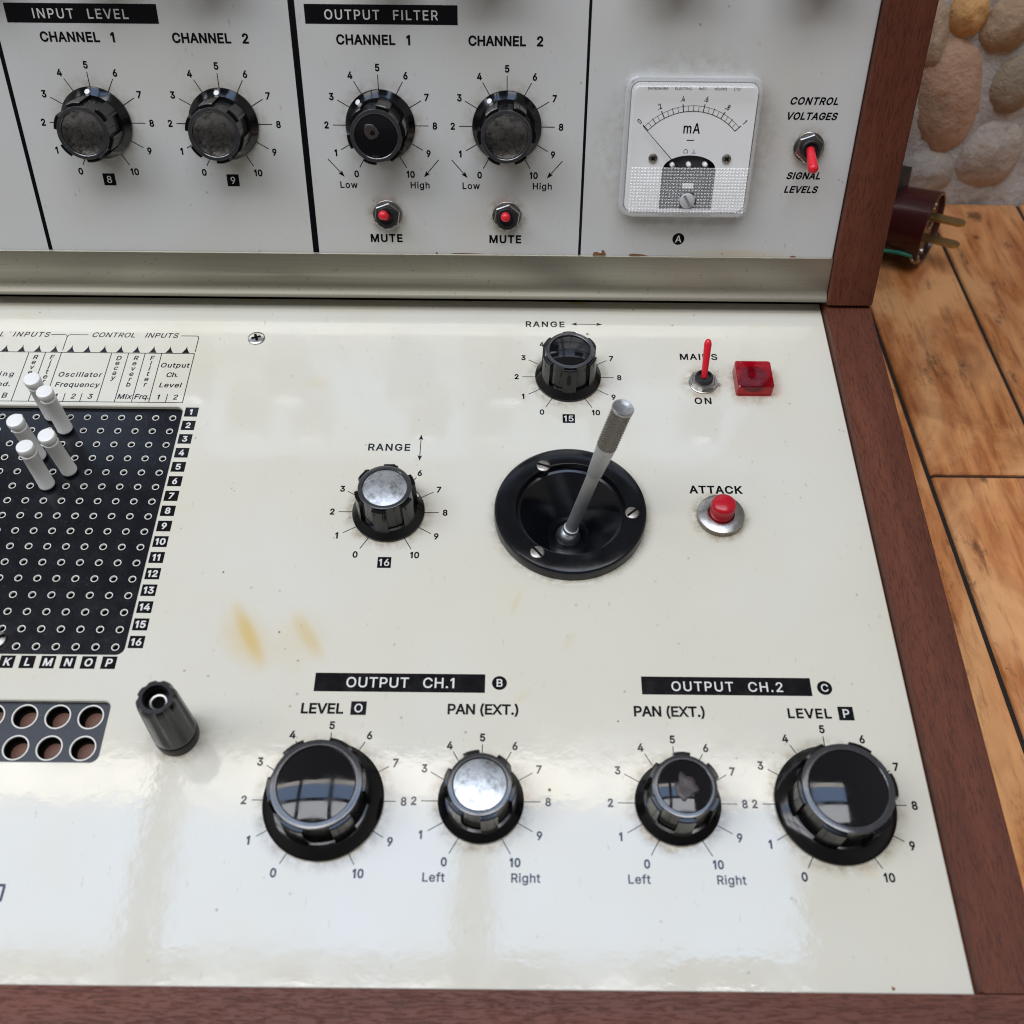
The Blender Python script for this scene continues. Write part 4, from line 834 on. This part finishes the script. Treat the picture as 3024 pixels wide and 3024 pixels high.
mb = MB(); mb.tube([(-17.6, 8.3, 6.6), (-5.6, -4.0, 6.4), (-1.6, -8.0, 5.6)], [0.10, 0.16, 0.3], 8); mb.build('needle', M_print, meter)
slot_screw(2.75, 1.3, -58, M_knob_clear, meter, Matrix.Translation((0.2*S, -16.9*S, 10.5*S)), 'zero_adjuster')

# ------------------------------------------------------------------ patch pins standing in the board: things of their own
def pin(c, r, tilt, label):
    mb = MB(); mb.lathe([(0.7, -1.0), (0.7, 0.6), (2.6, 0.62), (2.78, 0.75), (2.84, 1.0), (2.84, 1.5), (2.76, 1.65), (2.72, 17.3), (2.8, 17.5), (2.8, 18.0), (2.5, 18.3), (2.2, 18.4), (2.15, 19.6), (2.25, 19.7)], 40, cap1=False)
    body = mb.build('patch_pin', M_white, None, M_DECK @ dk(X0 - PX*c, Y0 - PY*r, ZD + 0.3) @ Matrix.Rotation(math.radians(tilt[0]), 4, 'X') @ Matrix.Rotation(math.radians(tilt[1]), 4, 'Y'), 30)
    h = MB(); h.lathe([(2.2, 19.3), (2.88, 19.45), (2.98, 19.8), (2.98, 21.3), (2.8, 21.75), (2.4, 21.9), (0.05, 21.95)], 40); h.build('head', M_white, body, None, 35)
    body['label'] = label; body['category'] = 'patch pin'; body['group'] = 'white patch pins standing in the pin board'
pin(7, 0, (1.5, 1.0), 'white patch pin in the topmost hole row, half hidden behind another pin')
pin(6, 1, (0.0, 0.0), 'white patch pin in the second hole row, covering the pin behind it')
pin(7, 3, (1.5, -0.8), 'white patch pin in the fourth hole row, its head farthest from the number column')
pin(5, 4, (1.5, -1.5), 'white patch pin in the fifth hole row, standing closest to the number column')
pin(6, 5, (-2.5, -0.6), 'white patch pin in the sixth hole row, nearest of the five to the front rail')

# ------------------------------------------------------------------ table of old planks (world frame, top at z = 0)
def plank_mat():
    t = NT('old_pine'); rnd = t.n('ShaderNodeObjectInfo').outputs['Random']
    off = t.n('ShaderNodeCombineXYZ'); t.set(off.inputs[0], t.math('MULTIPLY', rnd, 3.1)); t.set(off.inputs[1], t.math('MULTIPLY', rnd, 7.7))
    ad = t.n('ShaderNodeVectorMath'); t.set(ad.inputs[0], t.co); t.set(ad.inputs[1], off.outputs[0]); co = ad.outputs[0]
    st = t.vec((1, 0.16, 1), co); fine = t.noise(150, 6, 0.65, co=st, dist=1.2); warp = t.noise(16, 3, 0.55, co=t.vec((1, 0.55, 1), co), dist=1.5)
    wv = t.n('ShaderNodeTexWave'); wv.wave_type = 'BANDS'; wv.bands_direction = 'X'; t.set(wv.inputs[0], t.vec((1, 0.32, 1), co)); wv.inputs['Scale'].default_value = 28; wv.inputs['Distortion'].default_value = 9; wv.inputs['Detail'].default_value = 3; wv.inputs['Detail Scale'].default_value = 0.7
    g = t.math('ADD', t.math('MULTIPLY', fine, 0.80), t.math('MULTIPLY', wv.outputs['Fac'], 0.10))
    c = t.mix(t.rng(g, 0.30, 0.62), (0.36, 0.110, 0.030), (0.68, 0.285, 0.098))
    c = t.mix(t.rng(warp, 0.42, 0.60, 0, 0.8), c, (0.80, 0.42, 0.18))
    c = t.mix(t.rng(t.noise(19, 6, 0.66, co=t.vec((1, 0.7, 1), co), dist=0.8), 0.51, 0.68, 0, 0.50), c, (0.19, 0.048, 0.013))
    c = t.mix(t.math('MULTIPLY', t.rng(t.noise(240, 6, 0.7, co=t.vec((1, 0.10, 1), co)), 0.54, 0.66), 0.5), c, (0.12, 0.032, 0.012))
    c = t.mix(t.math('MULTIPLY', t.rng(t.noise(60, 6, 0.72, co=t.vec((1, 0.5, 1), co)), 0.58, 0.68), 0.75), c, (0.045, 0.022, 0.012))
    c = t.mix(t.math('MULTIPLY', t.rng(t.noise(330, 5, 0.7), 0.64, 0.72), 0.6), c, (0.04, 0.02, 0.01))
    c = t.mix(t.math('MULTIPLY', t.rng(t.voro(40, t.vec((1, 0.8, 1), co)), 0.0, 0.10, 1, 0), 0.9), c, (0.025, 0.014, 0.01))
    hs = t.n('ShaderNodeHueSaturation'); t.set(hs.inputs['Color'], c); t.set(hs.inputs['Value'], t.rng(rnd, 0, 1, 0.86, 1.16)); c = hs.outputs[0]
    t.bump(t.math('ADD', t.math('MULTIPLY', fine, 0.6), warp), 0.4, 0.0005)
    return t.base(c, t.rng(warp, 0.3, 0.7, 0.30, 0.46), 0.0)
M_plank = plank_mat(); M_seam = plastic('seam_dirt', (0.012, 0.009, 0.006), 0.8)
table = MB(); table.box(-450, 620, -330, 324, -42, -1.9)
table = table.build('table', M_seam, None); table['label'] = 'worn orange plank table with dark seams under the synthesizer'; table['category'] = 'table'
xs = [-450 + 56*0] ; x = 200.4 - 56*11
edges = [200.4 + 56*k for k in range(-11, 8)]
for i, (a, c_) in enumerate(zip(edges, edges[1:])):
    cut = {200.4: [97.3], 256.4: [], 312.4: [180], 144.4: [230]}.get(round(a, 1), [random.uniform(-250, 250)])
    ys = [-330] + cut + [324]
    for y0, y1 in zip(ys, ys[1:]):
        mb = MB(); g = 1.15; X0_, X1_, Y0_, Y1_ = a + g, c_ - g, y0 + g*0.8, y1 - g*0.8; r_ = 1.3; dz = random.uniform(-0.3, 0.0)
        pr = [(X0_, -24), (X0_, dz - r_), (X0_ + r_*0.35, dz - r_*0.3), (X0_ + r_, dz), (X1_ - r_, dz), (X1_ - r_*0.35, dz - r_*0.3), (X1_, dz - r_), (X1_, -24)]
        rings = []
        for yy, ins in ((Y0_, 0.8), (Y0_ + 0.8, 0), (Y1_ - 0.8, 0), (Y1_, 0.8)): rings.append([(px, yy, pz - (ins if pz > -20 else 0)) for px, pz in pr])
        mb.loft([q[::-1] for q in rings], cap0=True, cap1=True)
        mb.build('plank', M_plank, table, None, 40)

# ------------------------------------------------------------------ rubble stone wall behind the table
def stone_mat(i, col):
    t = NT('river_stone_%d' % i if False else 'river_stone'); a = t.noise(38, 6, 0.65); b_ = t.noise(12, 3)
    c = t.mix(t.rng(a, 0.3, 0.7), tuple(q*0.75 for q in col), tuple(min(0.85, q*1.35) for q in col)); c = t.mix(t.rng(b_, 0.4, 0.7, 0, 0.5), c, (col[0]*1.35, col[1]*1.05, col[2]*0.85))
    c = t.mix(t.rng(t.noise(120, 6, 0.75), 0.52, 0.70, 0, 0.5), c, (0.14, 0.11, 0.085)); t.bump(t.math('ADD', a, t.math('MULTIPLY', t.noise(140, 5, 0.7), 0.5)), 0.9, 0.003); return t.base(c, 0.78)
def mortar_mat():
    t = NT('mortar'); a = t.noise(90, 8, 0.7); c = t.mix(t.rng(a, 0.3, 0.7), (0.44, 0.43, 0.425), (0.70, 0.68, 0.66)); t.bump(t.math('ADD', a, t.noise(28, 5, 0.6)), 0.9, 0.004); return t.base(c, 0.9)
WY = 327.0
mb = MB(); nx, nz = 150, 80; gx = lambda i: -420 + 1040*i/nx; gz = lambda j: -40 + 420*j/nz
vs = []
for j in range(nz + 1):
    for i in range(nx + 1):
        p = Vector((gx(i), 0, gz(j))); vs.append((p.x, WY - 3 + 3*noise.noise(p*0.05) + 1.2*noise.noise(p*0.17), p.z))
k = nx + 1; mb.add(vs, [(j*k+i, j*k+i+1, (j+1)*k+i+1, (j+1)*k+i) for j in range(nz) for i in range(nx)])
mb.box(-420, 620, WY + 6, WY + 160, -40, 380)
wall = mb.build('stone_wall', mortar_mat(), None, None, 80); wall['label'] = 'rough wall of rounded river stones set in grey mortar behind the table'; wall['category'] = 'wall'
STONES = [(249, 67, 19, 34, -14, (0.46, 0.325, 0.235)), (244.5, 112, 10.5, 13, -25, (0.58, 0.36, 0.15)), (268.5, 107, 14, 16, 20, (0.36, 0.275, 0.185)), (283.5, 74, 14.5, 18, 10, (0.32, 0.265, 0.195)),
          (284, 30, 18.5, 22, 8, (0.43, 0.385, 0.34)), (250, 18.5, 17.5, 15, -20, (0.37, 0.335, 0.30)), (228.5, 101, 9.5, 22, -16, (0.45, 0.37, 0.28)), (221, 55, 11, 22, 6, (0.40, 0.35, 0.30)), (222, 16, 11, 13, 0, (0.38, 0.34, 0.29))]
random.seed(11); pal = [(0.43, 0.36, 0.29), (0.36, 0.335, 0.31), (0.46, 0.36, 0.24), (0.33, 0.28, 0.23), (0.42, 0.39, 0.36)]
tries = 0
while len(STONES) < 95 and tries < 30000:
    tries += 1; x, z, a, c_ = random.uniform(-300, 560), random.uniform(-5, 340), random.uniform(11, 22), random.uniform(13, 28)
    if 212 < x < 306 and z < 128: continue
    if all(math.hypot((x - q[0]), (z - q[1])) > 0.78*(max(a, c_)*0.9 + max(q[2], q[3])*0.9) for q in STONES): STONES.append((x, z, a, c_, random.uniform(-50, 50), random.choice(pal)))
smats = {}
for x, z, a, c_, rot, col in STONES:
    a, c_ = a*1.08, c_*1.08
    m = smats.get(col)
    if m is None: m = smats[col] = stone_mat(len(smats), col)
    mb = MB(); n1, n2 = 32, 18; rings = []; cr, sr = math.cos(math.radians(rot)), math.sin(math.radians(rot)); seed = Vector((x, z, a))*0.31
    for j in range(n2 + 1):
        th = math.pi*j/n2; ring = []
        for i in range(n1):
            ph = 2*math.pi*i/n1; d = Vector((math.sin(th)*math.cos(ph), -math.cos(th), math.sin(th)*math.sin(ph)))
            q = 1 + 0.13*noise.noise(d*1.2 + seed) + 0.05*noise.noise(d*3.5 + seed)
            px, py, pz = d.x*a*q, d.y*10*q, d.z*c_*q; ring.append((x + px*cr + pz*sr, WY + 1 + py, z - px*sr + pz*cr))
        rings.append(ring)
    mb.loft([r_[::-1] for r_ in rings]); mb.build('stone', m, wall, None, 80)

# ------------------------------------------------------------------ mains plug lying on the table behind the case
dirv = Vector((0.82, -0.55, 0.10)).normalized(); fc = Vector((237.5, 262.5, 22.5)); side = Vector((0, 0, 1)).cross(dirv).normalized(); upv = dirv.cross(side)
MP = Matrix.Identity(4)
for i in range(3): MP[i][0], MP[i][1], MP[i][2], MP[i][3] = side[i], upv[i], dirv[i], fc[i]*S   # local z runs out of the plug's face, y up
mb = MB(); mb.lathe([(8, -56), (13, -55), (16.5, -48), (18, -30), (18.8, -12), (19.4, -1.5), (19.5, 0.0), (18.9, 0.4), (17.6, 0.3), (17.2, -1.6), (0.1, -1.6)], 64, cap0=True)
plug = mb.build('mains_plug', M_bakelite, None, MP, 35)
plug['label'] = 'round maroon bakelite mains plug with two brass blades lying on the planks'; plug['category'] = 'plug'
mb = MB(); mb.box(-12, 12, 14.2, 25.5, -38, -20); mb.build('cord_grip', M_rubber, plug)
for y in (6.6, -6.6):
    mb = MB(); z1 = 16.5
    ring = [(-3.2, -1.6), (3.2, -1.6), (3.2, z1 - 2.6), (1.2, z1), (-1.2, z1), (-3.2, z1 - 2.6)]
    mb.loft([[(px, y - 0.8, pz) for px, pz in ring], [(px, y + 0.8, pz) for px, pz in ring]], cap0=True, cap1=True); mb.build('blade', M_brass, plug)
for x, y in ((2.5, 12.0), (2.5, 0.0), (-5, -12.5)): slot_screw(2.3, 1.2, 30, M_nickel, plug, Matrix.Translation((x*S, y*S, -1.4*S)))
mb = MB(); mb.tube([(-17.0, -9.5, -3), (-18.6, -8.2, -9), (-19.0, -9.0, -20), (-19.5, -12.5, -36), (-18, -15, -55)], 1.15, 10); mb.build('earth_wire', M_green, plug, None, 60)
mb = MB(); mb.lathe([(3.0, -0.4), (3.3, 0), (3.0, 0.4), (1.6, 0.4), (1.4, 0), (1.6, -0.4), (3.0, -0.4)], 24, cap1=False); mb.build('wire_eyelet', M_nickel, plug, Matrix.Translation((-16.5*S, -10.5*S, -1.5*S)) @ Matrix.Rotation(math.radians(70), 4, 'Y'))
mb = MB(); mb.tube([(0, 0, -54), (0, -2, -75), (0, -9, -110), (10, -14, -150)], 4.0, 14); mb.build('cord', M_rubber, plug, None, 60)
